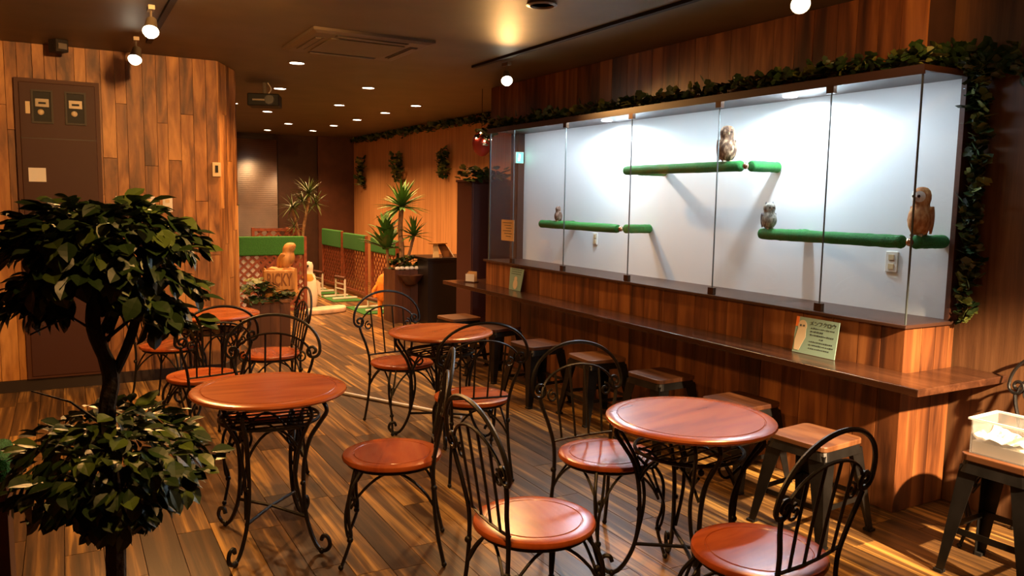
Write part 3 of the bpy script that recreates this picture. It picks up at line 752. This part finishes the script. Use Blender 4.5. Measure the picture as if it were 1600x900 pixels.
# ivy
def ivy(name, label, path, n, spread, n_obj, pale=.3, s=1.0, cat='ivy', seed=1, group='ivy garlands', xmax=9):
    rv = random.Random(seed)
    e = empty(name, path[0], 0, label, cat, group); o = Vector(path[0]); P = cr(path, 8)
    bpy.context.view_layer.update()
    MB().tube([(p-o)+Vector([rv.uniform(-.2, .2)*s for s in spread]) for p in P], .004, 5).build('vine_stem', 'trunk', e, True)
    pl = []
    for _ in range(n):
        t = rv.random()*(len(P)-1); i = int(t); p = P[i].lerp(P[min(i+1, len(P)-1)], t-i)-o
        p = p+Vector([rv.gauss(0, .5)*q for q in spread])
        p.x = min(p.x, xmax-o.x)
        mt = Matrix.Translation(p) @ Euler((rv.uniform(-.2, 1.6), rv.uniform(-.6, .6), rv.uniform(0, 6.28))).to_matrix().to_4x4() @ Matrix.Scale(s*rv.uniform(.7, 1.25), 4)
        pl.append((mt, 1 if rv.random() < pale else 0))
    foliage(e, [IA, IB], pl, n_obj); return e
ivy('ivy_garland', 'ivy garland lying along the top of the owl case', [(3.71, 2.52, 2.27), (3.72, 3.2, 2.275), (3.70, 3.9, 2.265), (3.72, 4.8, 2.27), (3.70, 5.7, 2.265), (3.72, 6.5, 2.27), (3.72, 7.1, 2.27)], 700, (.07, .05, .045), 300, .3, 1.1, seed=2, xmax=3.755)
ivy('ivy_garland', 'ivy vine hanging down the right end of the owl case', [(3.93, 2.41, 2.26), (3.98, 2.39, 2.05), (3.985, 2.39, 1.7), (3.98, 2.385, 1.35), (3.98, 2.39, .98)], 300, (.02, .045, .03), 300, .35, 1.05, seed=3, xmax=4.0)
ivy('ivy_garland', 'clump of ivy at the upper right corner of the case', [(3.75, 2.52, 2.29), (3.90, 2.47, 2.27), (3.96, 2.38, 2.25), (3.97, 2.20, 2.22)], 170, (.05, .06, .06), 170, .2, 1.2, seed=4, xmax=3.99)
ivy('ivy_garland', 'dark ivy garland along the ceiling of the far tan wall', [(4.82, 9.2, 2.60), (4.82, 11, 2.60), (4.82, 13, 2.60), (4.82, 14.9, 2.60)], 420, (.05, .1, .06), 60, .1, 1.3, seed=5)
ivy('ivy_garland', 'ivy bunch at the upper left end of the case', [(3.70, 6.95, 2.26), (3.74, 7.2, 2.2), (3.80, 7.45, 2.22)], 90, (.06, .1, .05), 90, .2, 1.1, seed=6)
for k, (y, z0, z1, lab) in enumerate([(14.3, 2.24, 1.75, 'hanging ivy on the tan wall nearest the far corner'), (12.45, 2.24, 1.8, 'hanging ivy on the tan wall above the yucca'), (10.65, 2.22, 1.9, 'hanging ivy on the tan wall nearest the case')]):
    e = ivy('hanging_ivy', lab, [(4.80, y, z0), (4.79, y, (z0+z1)/2), (4.81, y, z1)], 90, (.06, .12, .05), 40, .4, 1.5, 'plant', 30+k, 'hanging ivy on the far wall')
    MB().lathe([(.03, -.02), (.055, .04), (.06, .06), (.05, .06)], 12, (.02, 0, -.02)).build('wall_pot', 'trunk2', e, True)
ivy('hanging_ivy', 'ivy strand beside the window blinds at far left', [(2.63, 14.86, 2.64), (2.62, 14.86, 1.8), (2.63, 14.86, 1.0)], 110, (.05, .06, .06), 30, .3, 1.6, 'plant', 41, 'hanging ivy on the far wall')

# ------------------------------------------------------------------ ceiling fittings
dn = [(1.77, 6.92), (2.78, 8.03), (3.0, 9.73), (3.79, 9.21), (3.77, 10.22), (3.77, 11.38), (3.77, 12.53), (3.77, 13.73), (3.10, 12.68), (2.43, 11.06), (3.10, 14.13), (2.03, 8.64), (1.86, 10.35)]
dlab = ['round ceiling downlight nearest the air conditioner', 'round ceiling downlight nearest the case end', 'downlight left of the middle of the far cluster', 'rightmost downlight above the desk', 'second downlight along the right row', 'third downlight along the right row', 'fourth downlight along the right row, nearly hidden', 'farthest downlight along the right row', 'downlight in the middle of the far ceiling, left of the right row', 'downlight to the right of the projector, farther back', 'farthest left downlight over the blinds', 'small downlight partly behind the projector', 'downlight at the edge of the planked left wall']
for (x, y), lab in zip(dn, dlab):
    e = empty('downlight', (x, y, H), 0, lab, 'downlight', 'ceiling downlights')
    MB().lathe([(.075, 0), (.078, -.004), (.070, -.008), (.060, -.006), (.060, 0)], 20).build('trim_ring', 'lampbody', e, True)
    MB().lathe([(.001, -.003), (.062, -.003)], 20).build('lens', 'downlens', e)
    spot('downlight_lamp', (x, y, H-.02), (x, y, 0), P_DOWN, DOWN, 130, .8, .05)
ac = empty('ceiling_air_conditioner', (1.93, 5.83, H), R(0), 'square ceiling air conditioner cassette with four louvre slots', 'air conditioner')
MB().lathe([(.001, 0), (.62, 0), (.62, -.018), (.57, -.030), (.001, -.030)], 4).xf(Matrix.Rotation(R(45), 4, 'Z')).build('panel', 'acbody', ac)
MB().box(-.27, .27, -.27, .27, -.038, -.030).build('intake_grille', 'ceiling', ac)
for k in range(4):
    b = MB().box(-.26, .26, .315, .375, -.034, -.029); b.xf(Matrix.Rotation(R(90*k), 4, 'Z')); sl = b.build('louvre_slot', 'acdark', ac)
    b = MB().box(-.25, .25, .335, .370, -.040, -.034); b.xf(Matrix.Rotation(R(90*k), 4, 'Z')); b.build('louvre_flap', 'acbody', sl)
rc = empty('ceiling_speaker', (2.435, 4.045, H), 0, 'round dark ceiling fitting with silver rim at top edge', 'ceiling fitting')
MB().lathe([(.085, 0), (.09, -.012), (.07, -.018), (.065, -.010), (.065, 0)], 24).build('rim', 'lampbody', rc, True); MB().lathe([(.001, -.006), (.066, -.006)], 24).build('grille', 'acdark', rc)
def rail(x, y0, y1, lab):
    tag(MB().box(x-.018, x+.018, y0, y1, H-.02, H).build('lighting_rail', 'black'), lab, 'lighting rail')
rail(3.07, -1.8, 6.20, 'black lighting rail on the ceiling in front of the case')
rail(.60, -1.8, 6.60, 'black lighting rail on the ceiling near the left wall')
def track_lamp(x, y, aim, energy, lab, cone=140, zb=2.50, blend=.7, col=WARM):
    e = empty('track_spotlight', (x, y, H-.02), 0, lab, 'spotlight', 'track spotlights')
    d = (Vector(aim)-Vector((x, y, zb))).normalized()
    piv = Vector((0, 0, -.10)); q = d.to_track_quat('Z', 'Y').to_matrix().to_4x4()
    MB().box(-.018, .018, -.05, .05, -.025, 0).build('adapter', 'lampbody', e); MB().tube([(0, 0, -.02), (0, 0, -.10)], .007, 6).build('stem', 'lampbody', e, True)
    b = MB().lathe([(.018, -.06), (.030, -.05), (.034, .0), (.048, .05), (.046, .05), (.030, .01)], 16); b.xf(Matrix.Translation(piv+d*.02) @ q); b.build('head', 'lampbody', e, True)
    c = piv+d*.065
    MB().ball(c, .043, 14, 8).build('bulb', 'bulb', e, True)
    w = Vector((x, y, H-.02))+piv+d*.115
    spot('track_lamp', w, w+d, energy, col, cone, blend, .045)
track_lamp(.50, 5.30, (.10, 3.2, 0), P_LEFT, 'larger glowing track spotlight at upper left')
track_lamp(.50, 6.40, (.0, 5.0, .4), P_LEFT*.6, 'smaller glowing track spotlight nearer the planked wall')
track_lamp(3.17, 5.80, (2.2, 3.5, 0), P_RIGHT*.8, 'glowing track spotlight at the far end of the case')
track_lamp(3.19, 2.86, (1.2, .4, .5), P_RIGHT*.8, 'brightest track spotlight at upper right')
# unseen lamps added on the same rails beyond the frame for their light
track_lamp(.60, 3.3, (.2, 7.2, 1.9), P_LEFT*2.1, 'track spotlight on the left rail aimed at the planked wall', 90)
track_lamp(.60, 1.2, (1.5, 3.6, 0), P_LEFT*1.0, 'track spotlight on the left rail aimed at the tables', 100)
track_lamp(3.07, -.8, (3.55, 2.1, .5), P_RIGHT*28, 'track spotlight on the right rail aimed at the clear box', 26, col=(1, .70, .42))
track_lamp(3.07, 1.6, (3.84, 3.3, 2.5), P_RIGHT*.35, 'added unseen track spotlight on the right rail, brightening the boards over the case', 60)  # added out of view to brighten the bulkhead planks

pj = empty('projector', (1.80, 8.30, H), R(-20), 'dark projector hanging from the ceiling beside the left wall', 'projector')
MB().tube([(0, 0, 0), (0, 0, -.12)], .02, 8).build('mount', 'lampbody', pj); MB().box(-.15, .15, -.13, .13, -.24, -.12).build('body', 'black', pj, bevel=.01)
MB().lathe([(.045, -.145), (.045, -.13)], 16, (.06, 0, -.18), axis='y').build('lens', 'deskblack', pj); MB().box(-.10, .02, -.134, -.13, -.19, -.175).build('front_label', 'lampbody', pj)
MB().tube(cr([(.03, 0, 0), (.06, .02, -.06), (.02, .03, -.12)]), .005, 5).build('cable', 'white', pj, True)
sn = empty('ceiling_sensor', (.02, 6.95, H), R(25), 'small dark box sensor where ceiling meets planked wall', 'sensor')
MB().box(-.045, .045, -.06, .06, -.09, 0).build('body', 'trunk', sn, bevel=.006); MB().box(-.03, .03, -.066, -.06, -.07, -.03).build('front_plate', 'lampbody', sn)
rb = empty('red_lantern', (3.78, 7.42, 2.20), 0, 'small red ball lantern with fairy lights by the case end', 'lantern')
MB().ball((0, 0, -.08), .10, 14, 8, 1, 1, 1.3).build('globe', 'red', rb, True)
for q in ((-.06, -.09, .02), (.03, -.10, .04), (-.09, -.05, -.03), (.06, -.09, -.04), (-.02, -.10, -.06)): MB().ball(q, .008, 6, 4).build('fairy_bulb', 'fairy', rb)
MB().tube([(0, 0, .05), (0, 0, .47)], .003, 5).build('cord', 'black', rb)

# ------------------------------------------------------------------ left wall things
mc = empty('meter_cabinet', (0, 7.205, 0), 0, 'maroon meter cupboard door with two meter windows in the planked wall', 'cupboard')
MB().box(-.285, .285, -.045, 0, .10, 2.405).build('frame', 'doortrim', mc); MB().box(-.255, .255, -.055, -.045, .12, 2.375).build('upper_leaf', 'door', mc, bevel=.004)
MB().box(-.256, .256, -.0565, -.055, 1.955, 1.960).build('leaf_joint', 'basebd', mc)
for x in (-.105, .118):
    fr = empty('meter_window', (x, -.055, 2.195), 0); fr.parent = mc
    b = MB()
    for q in ((-.072, -.058, -.125, .125), (.058, .072, -.125, .125), (-.058, .058, .111, .125), (-.058, .058, -.125, -.111)): b.box(q[0], q[1], -.014, 0, q[2], q[3])
    b.build('window_frame', 'acdark', fr); MB().box(-.058, .058, -.001, .001, -.111, .111).build('dark_recess', 'black', fr)
    MB().box(-.045, .045, -.008, -.001, .0, .06).build('dial_plate', 'lampbody', fr); MB().ball((-.01, -.008, -.04), .022, 10, 6, 1, .3).build('meter_boss', 'cream', fr, True)
    MB().box(-.025, .025, -.010, -.008, .02, .035).build('counter_window', 'black', fr)
MB().box(-.215, -.185, -.060, -.055, 2.14, 2.23).build('tag_plate', 'cream', mc)
tag(MB().box(-.215, -.10, 7.146, 7.1495, 1.63, 1.735).build('paper_sheet', 'paper'), 'blank white paper sheet stuck on the maroon cupboard', 'paper')
th_ = empty('thermostat', (1.15, 7.206, 1.765), 0, 'cream thermostat with dark slot at right end of planked wall', 'thermostat')
MB().box(-.035, .035, -.022, 0, -.06, .06).build('case', 'cream', th_, bevel=.004); MB().box(-.012, .012, -.024, -.022, -.025, .035).build('slot', 'black', th_)
for (x, w, lab) in ((.437, .125, 'white switch plate just right of the maroon cupboard, leftmost of three'), (.605, .12, 'white switch plate in the middle of three above the tree'), (.76, .075, 'narrow white switch plate, rightmost of three above the tree')):
    outlet('switch_plate', (x, 7.206, 1.468), 0, w, .125, lab, 'switch')
tb = empty('turf_topped_stand', (-.33, 2.55, 0), 0, 'dark stand with green turf top at the left edge', 'stand')
MB().box(-.15, .17, -.1, .1, 0, .77).build('body', 'deskwood', tb); MB().box(-.16, .18, -.11, .11, .78, .85).build('turf_top', 'turf', tb, bevel=.02); MB().box(-.155, .178, -.105, .105, .77, .78).build('trim', 'cream', tb)
tag(MB().tube([(1.60, 6.58, .013), (2.42, 5.02, .013)], .013, 10).build('floor_pipe', 'pvc', smooth=True), 'long thin white pipe lying on the floor behind the tables', 'pipe')

# ------------------------------------------------------------------ far area
def lattice(parent, w, z0, z1, step=.085, sw=.014, th=.006):
    """two layers of diagonal slats in the local xz plane"""
    cache = {}
    for s, yy in ((1, 0), (-1, th)):
        k = -(z1-z0)
        while k < w:
            xa, xb = max(k, 0), min(k+(z1-z0), w)
            if xb-xa > .03:
                za, zb = z0+(xa-k), z0+(xb-k)
                if s < 0: pts = [(w-xa, za), (w-xb, zb)]
                else: pts = [(xa, za), (xb, zb)]
                (ax, az), (bx_, bz) = pts; d = Vector((bx_-ax, bz-az)).normalized(); n = Vector((-d.y, d.x))*sw
                MB().poly([(ax+n.x, yy, az+n.y), (bx_+n.x, yy, bz+n.y), (bx_-n.x, yy, bz-n.y), (ax-n.x, yy, az-n.y)], th, 1).build('slat', 'lattice', parent)
            k += step
def fence(loc, rz, w, h, turf, lab, back=None, step=.085):
    e = empty('lattice_fence', loc, rz, lab, 'fence', 'lattice fence panels')
    for x in (-.02, w-.02): MB().box(x, x+.04, -.02, .02, 0, h+.01).build('post', 'lattice', e)
    MB().box(.02, w-.02, -.015, .015, .06, .10).build('rail', 'lattice', e); MB().box(.02, w-.02, -.015, .015, h-.04, h).build('rail', 'lattice', e)
    lattice(e, w, .10, h-.04, step)
    if turf: MB().box(.015, w-.015, -.035, .035, h-turf, h+.015).build('turf_cover', 'turf2', e, bevel=.015)
    if back:
        x0, x1, z0, z1 = back; MB().box(x0, x1, .03, .04, z0, z1).build('backing_board', 'paper', e)
    return e
fence((4.0, 13.97, 0), R(-90), 1.10, .985, .27, 'turf-topped lattice panel farthest along the tan wall', None, .12)
fence((4.0, 12.75, 0), R(-90), 1.08, .965, .24, 'turf-topped lattice panel in the middle along the tan wall', None, .12)
fence((4.0, 11.40, 0), R(-90), 1.02, .955, .20, 'turf-topped lattice panel nearest the yucca', None, .12)
fence((1.86, 10.5, 0), R(0), .90, 1.02, .23, 'wide turf-topped lattice fence behind the carved owl', (.02, .32, .05, .80), .11)
fence((2.40, 12.0, 0), R(0), .72, 1.08, 0, 'dark lattice panel without turf behind the thin tree', None, .13)
fence((3.10, 12.9, 0), R(-60), .35, 1.05, 0, 'narrow dark lattice panel beside the far wall', None, .13)

# planter with carved owl
pl_ = empty('planter_box', (1.83, 8.44, 0), R(-4), 'brown wooden planter box below the carved owl', 'planter')
MB().box(-.20, .20, -.14, .14, 0, .46).build('body', 'planter', pl_); MB().box(-.215, .215, -.155, .155, .46, .50).build('rim', 'planter', pl_, bevel=.004); MB().box(-.19, .19, -.13, .13, .50, .505).build('soil', 'soil', pl_)
for x in (-.1, .0, .1): MB().box(x-.002, x+.002, -.1415, -.14, .02, .44).build('board_joint', 'soil', pl_)
stp = empty('carved_stump', (1.955, 8.46, .506), R(-12), 'pale carved log sign with the letters RICKY', 'log sign')
b = MB(); rs = random.Random(4); n = 28
def logp(i, z): 
    a = 2*math.pi*i/n; q = 1+.06*math.sin(3*a+1)+.04*math.sin(7*a); return (.185*q*math.cos(a), .115*q*math.sin(a), z)
b.v = [logp(i, 0) for i in range(n)]+[logp(i, .05) for i in range(n)]+[(.92*logp(i, 0)[0], .85*logp(i, 0)[1], .07) for i in range(n)]+[(.90*logp(i, 0)[0], .8*logp(i, 0)[1], .295+.012*math.sin(5*i)) for i in range(n)]
b.f = [tuple(range(n-1, -1, -1)), tuple(range(3*n, 4*n))]+[(r_*n+i, r_*n+(i+1) % n, (r_+1)*n+(i+1) % n, (r_+1)*n+i) for r_ in range(3) for i in range(n)]
b.build('log', 'carve', stp, True)
fc = MB().box(-.16, .15, -.112, -.06, .075, .285).build('letter_face', 'carve', stp, bevel=.012)
text_mesh('RICKY', .145, 'carvedark', stp, Matrix.Translation((-.005, -.113, .18)) @ Matrix.Rotation(R(90), 4, 'X') @ Matrix.Diagonal((.62, 1.25, 1, 1)), .004, 'carved_lettering', 1.0, .004)
co = empty('carved_owl', (2.0, 8.47, .800), R(-135), 'orange-brown wooden owl carving perched on the log sign', 'carving')
ow = owl((0, 0, 0), 0, .27, 1.05, M['carve'], M['carve'], M['carve'], False, 'x', 0, True)
shx = Matrix.Identity(4); wr = Matrix.Rotation(-R(-135), 3, 'Z') @ Vector((.872, -.489, 0)); shx[0][2], shx[1][2] = wr.x*.28, wr.y*.28
for c in list(ow.children):
    c.parent = co; c.data.transform(shx)
bpy.data.objects.remove(ow)
def bushy(name, lab, loc, n, rad, mesh_i, cat='plant', seed=1, s=1.0, nobj=60, zsc=.6):
    rv = random.Random(seed); e = empty(name, loc, 0, lab, cat); bpy.context.view_layer.update(); pl = []
    st_ = MB()
    for k in range(7):
        a = k*.9; st_.tube([(0, 0, -.02), (math.cos(a)*rad[0]*.4, math.sin(a)*rad[1]*.4, rad[2]*.5), (math.cos(a)*rad[0]*.8, math.sin(a)*rad[1]*.8, rad[2]*.6)], .004, 4)
    st_.build('stems', 'trunk', e)
    for _ in range(n):
        u = Vector((rv.uniform(-1, 1), rv.uniform(-1, 1), rv.uniform(-.3, 1)))
        p = Vector((u.x*rad[0], u.y*rad[1], u.z*rad[2]))
        pl.append((Matrix.Translation(p) @ Euler((rv.uniform(-.6, .9), rv.uniform(-.5, .5), rv.uniform(0, 6.28))).to_matrix().to_4x4() @ Matrix.Scale(s*rv.uniform(.7, 1.3), 4), 1 if rv.random() < .35 else 0))
    foliage(e, mesh_i, pl, nobj); return e
bushy('trailing_plant', 'green trailing plant growing in the planter left of the carving', (1.74, 8.36, .52), 110, (.18, .10, .16), [IA, IB], seed=51, s=1.3)
bushy('trailing_plant', 'low green plant at the planter front under the log', (1.98, 8.32, .50), 50, (.10, .05, .07), [IA, IB], seed=52, s=1.1)
# penguin and slab
pn = empty('penguin_figure', (2.95, 11.03, 0), R(150), 'white penguin figurine with yellow chest on the far floor', 'figurine')
b = MB().lathe([(.001, 0), (.09, .005), (.115, .08), (.125, .22), (.112, .36), (.085, .46), (.055, .50), (.058, .55), (.062, .60), (.045, .645), (.001, .66)], 18, sy=.9); b.build('body', 'penguin', pn, True)
MB().lathe([(.001, 0), (.06, .0), (.085, -.06), (.06, -.13), (.001, -.15)], 14, (0, .055, .49), 1, .55).build('yellow_chest', 'yellow', pn, True)
MB().lathe([(.018, 0), (.012, .05), (.001, .08)], 8, (0, .05, .60), axis='y').build('beak', 'black', pn, True)
for s in (-1, 1): MB().poly([(s*.12, .02, .40), (s*.135, -.05, .36), (s*.15, -.05, .16), (s*.14, .0, .20)], .02, 0).build('flipper', 'penguin', pn)
for s in (-1, 1): MB().ball((s*.05, .06, .015), .04, 10, 6, 1, 1.5, .35).build('foot', 'black', pn, True)
b = MB(); n = 22; pts = []
for i in range(n):
    a = 2*math.pi*i/n; pts.append((.34*math.cos(a)*(1+.1*math.sin(3*a)), .16*math.sin(a)*(1+.12*math.cos(2*a+1)), .035))
b.poly(pts, .07); sl = b.build('pale_slab', 'slab', None, bevel=.02, loc=(3.06, 10.55, 0)); sl.rotation_euler.z = R(25); tag(sl, 'pale curved driftwood slab on the floor beside the penguin', 'slab')
# perch stands on green mats
for k, (x, y, lab) in enumerate([(3.64, 12.95, 'farthest'), (3.70, 11.95, 'middle'), (3.74, 10.55, 'nearest')]):
    wd = .40 if k < 2 else .50
    tag(MB().box(x-wd/2-.05, x+wd/2, y-.40, y+.40, 0, .012).build('turf_mat', 'turf2'), lab+' green turf mat on the floor by the lattice fence', 'mat', 'green turf mats')
    e = empty('white_perch_stand', (x-.02, y, .012), R(8), lab+' white pipe perch stand on a green mat', 'stand', 'white perch stands')
    for s in (-1, 1):
        MB().box(-.20, .20, s*.16-.02, s*.16+.02, 0, .03).build('foot_bar', 'pvc', e, bevel=.008); MB().tube([(0, s*.16, .03), (0, s*.16, .30 if k < 2 else .12)], .016, 8).build('upright', 'pvc', e, True)
    for z in ((.14, .22) if k < 2 else (.10,)): MB().tube([(0, -.16, z), (0, .16, z)], .012, 8).build('cross_bar', 'pvc', e, True)
    MB().tube([(0, -.17, .31 if k < 2 else .13), (0, .17, .31 if k < 2 else .13)], .028, 10).build('padded_perch', 'redbrown', e, True)
# orange plush figure beside desk
og = empty('orange_figure', (3.63, 9.90, 0), R(-20), 'orange toy animal figure standing beside the brown desk', 'figurine')
MB().lathe([(.001, .20), (.08, .22), (.11, .32), (.10, .44), (.07, .52), (.03, .56), (.001, .57)], 16, sy=.7).build('body', 'orange', og, True)
for x in (-.05, .05): MB().tube([(x, 0, 0), (x, 0, .14), (x*.9, 0, .26)], [.03, .028, .035], 8).build('leg', 'orange', og, True)
MB().tube(cr([(-.08, -.02, .42), (-.13, -.04, .34), (-.11, -.05, .26)]), .025, 8).build('arm', 'orange', og, True); MB().tube(cr([(.08, -.02, .42), (.12, -.05, .36), (.09, -.08, .30)]), .025, 8).build('arm', 'orange', og, True)
MB().ball((.07, -.10, .28), .035, 10, 6).build('red_nose_ball', 'red', og, True); MB().ball((.05, -.09, .42), .03, 8, 6).build('dark_patch', 'black', og, True)

# desk
dk = empty('reception_desk', (0, 0, 0), 0, 'dark reception desk with brown front and black counter end', 'desk')
MB().box(3.555, 3.97, 9.30, 9.70, 0, .66).build('front_box', 'deskwood', dk)
for x in (3.66, 3.765, 3.87): MB().box(x-.002, x+.002, 9.297, 9.30, .02, .64).build('board_joint', 'basebd', dk)
MB().box(3.86, 4.37, 8.98, 9.30, 0, .80).build('black_body', 'deskblack', dk); MB().box(3.845, 4.60, 8.96, 9.60, .80, .83).build('black_top', 'deskblack', dk, bevel=.004); MB().box(3.97, 4.60, 9.30, 9.58, 0, .80).build('rear_body', 'deskblack', dk)
ba = empty('water_basin', (3.74, 9.36, .50), 0, 'small brown bowl ledge on the brown desk front', 'bowl')
MB().lathe([(.001, -.10), (.07, -.09), (.12, -.03), (.155, .02), (.16, .03), (.12, .03), (.001, .01)], 18, (0, -.12, .08)).build('bowl', 'deskwood', ba, True)
bushy('rockery_plants', 'mixed low plants along the top of the brown desk', (3.76, 9.45, .70), 120, (.20, .14, .12), [IA, IB], seed=61, s=1.3)
rs = random.Random(8)
for k in range(6):
    b = MB().ball((0, 0, 0), .03, 8, 5, 1.2, 1, .8); tag(b.build('pebble', 'paper', None, True, loc=(3.60+k*.062, 9.315+rs.uniform(0, .02), .662+.022)), ('first', 'second', 'third', 'fourth', 'fifth', 'last')[k]+' white pebble from the left on the brown desk front', 'pebble', 'white pebbles on the desk')
ip = empty('tablet_stand', (4.09, 9.16, .831), R(10), 'pale wooden A-frame tablet stand on the black desk', 'stand')
MB().hexa([(-.13, -.07, 0), (-.05, -.07, 0), (-.05, -.05, 0), (-.13, -.05, 0)], [(-.08, .0, .16), (-.02, .0, .16), (-.02, .02, .16), (-.08, .02, .16)]).build('side_board', 'cream', ip)
MB().hexa([(.02, -.07, 0), (.16, -.07, 0), (.16, -.05, 0), (.02, -.05, 0)], [(-.02, .0, .16), (.09, .0, .16), (.09, .02, .16), (-.02, .02, .16)]).build('tablet', 'planter', ip)
MB().box(-.14, .10, -.03, .05, .16, .172).build('top_board', 'carve', ip)
MB().tube(cr([(.10, -.05, .12), (.15, -.12, -.02), (.20, -.20, -.25), (.23, -.21, -.5)]), .006, 6).build('white_cable', 'white', ip, True)
# cabinet with ivy
kb = empty('tall_cabinet', (4.12, 8.0, 0), 0, 'tall maroon cabinet between the case and the tan wall', 'cabinet')
MB().box(-.22, .30, -.12, .25, 0, 1.74).build('body', 'cabinet', kb); MB().box(-.21, .29, -.135, -.12, .03, 1.72).build('door', 'cabinet', kb, bevel=.004); MB().box(-.235, .315, -.14, .26, 1.74, 1.765).build('top', 'cabinet', kb)
bushy('cabinet_ivy', 'ivy plant trailing over the top of the tall maroon cabinet', (4.07, 7.95, 1.78), 120, (.25, .15, .12), [IA, IB], seed=71, s=1.5)
# yucca, broad plant, dracaena
def blade(L, w):
    b = MB(); n = 6
    for i in range(n):
        t = i/(n-1); ww = w*(1-t)**.6*(.55+.45*min(1, t*5)); z = -.18*L*t*t
        b.v += [(-ww, L*t, z+.3*ww), (0, L*t, z), (ww, L*t, z+.3*ww)]
    for i in range(n-1): b.f += [(i*3, i*3+1, i*3+4, i*3+3), (i*3+1, i*3+2, i*3+5, i*3+4)]
    return b
def rosette(e, c, n, me, seed, s=1.0, lo=-.2, hi=1.35):
    rv = random.Random(seed)
    for k in range(n):
        el = lo+(hi-lo)*rv.random(); az = k*2.4+rv.uniform(-.2, .2)
        o = bpy.data.objects.new('leaf', me); COL.objects.link(o); o.parent = e
        o.matrix_local = Matrix.Translation(c) @ Euler((el, 0, az)).to_matrix().to_4x4() @ Matrix.Scale(s*rv.uniform(.8, 1.1), 4)
yb = blade(.34, .030).mesh('yucca_blade', 'yucca'); db = blade(.30, .012).mesh('dracaena_blade', 'leafB'); wb = blade(.36, .075).mesh('broad_blade', 'yucca')
yu = empty('yucca_plant', (3.68, 9.42, .66), 0, 'yucca with a pale trunk and spiky head on the brown desk', 'plant')
MB().tube(cr([(0, 0, 0), (.01, 0, .25), (-.01, 0, .5), (.01, 0, .79)]), [.035]*10+[.03]*9, 9).build('trunk', 'trunk2', yu, True)
rosette(yu, (.01, 0, .78), 70, yb, 1, 1.1, -.35, 1.5)
rosette(yu, (.16, -.03, .42), 44, yb, 2, .8, -.2, 1.45); MB().tube([(.05, 0, 0), (.12, -.02, .25), (.16, -.03, .42)], .02, 8).build('trunk', 'trunk2', yu, True)
bp_ = empty('broadleaf_plant', (3.60, 9.62, .60), 0, 'broad-leaved plant left of the yucca', 'plant')
MB().tube([(0, 0, -.1), (-.04, 0, .5)], .02, 8).build('stem', 'trunk2', bp_, True); rosette(bp_, (-.04, 0, .30), 26, wb, 3, 1.0, .2, 1.35); rosette(bp_, (-.04, 0, .50), 16, wb, 4, .85, .4, 1.4)
dr = empty('dracaena_tree', (3.04, 11.75, 0), 0, 'thin pale-stemmed dracaena tree in front of the dark far wall', 'tree')
MB().tube(cr([(0, 0, 0), (-.02, 0, .5), (.02, 0, 1.0), (.12, 0, 1.55)]), .022, 8).build('stem', 'trunk2', dr, True); MB().tube(cr([(-.01, 0, .8), (-.06, 0, 1.1), (-.12, .02, 1.35)]), .018, 8).build('stem', 'trunk2', dr, True)
for c, n, s in (((.12, 0, 1.60), 54, 1.0), ((-.12, .02, 1.40), 48, .95), ((.02, 0, 1.48), 36, .9), ((.22, 0, 1.45), 34, .8), ((-.1, 0, 1.12), 24, .7)): rosette(dr, c, n, db, int(n*7), s, -.6, 1.2)
MB().lathe([(.10, 0), (.14, .01), (.16, .26), (.165, .27), (.001, .27)], 18).build('pot', 'black', dr, True)
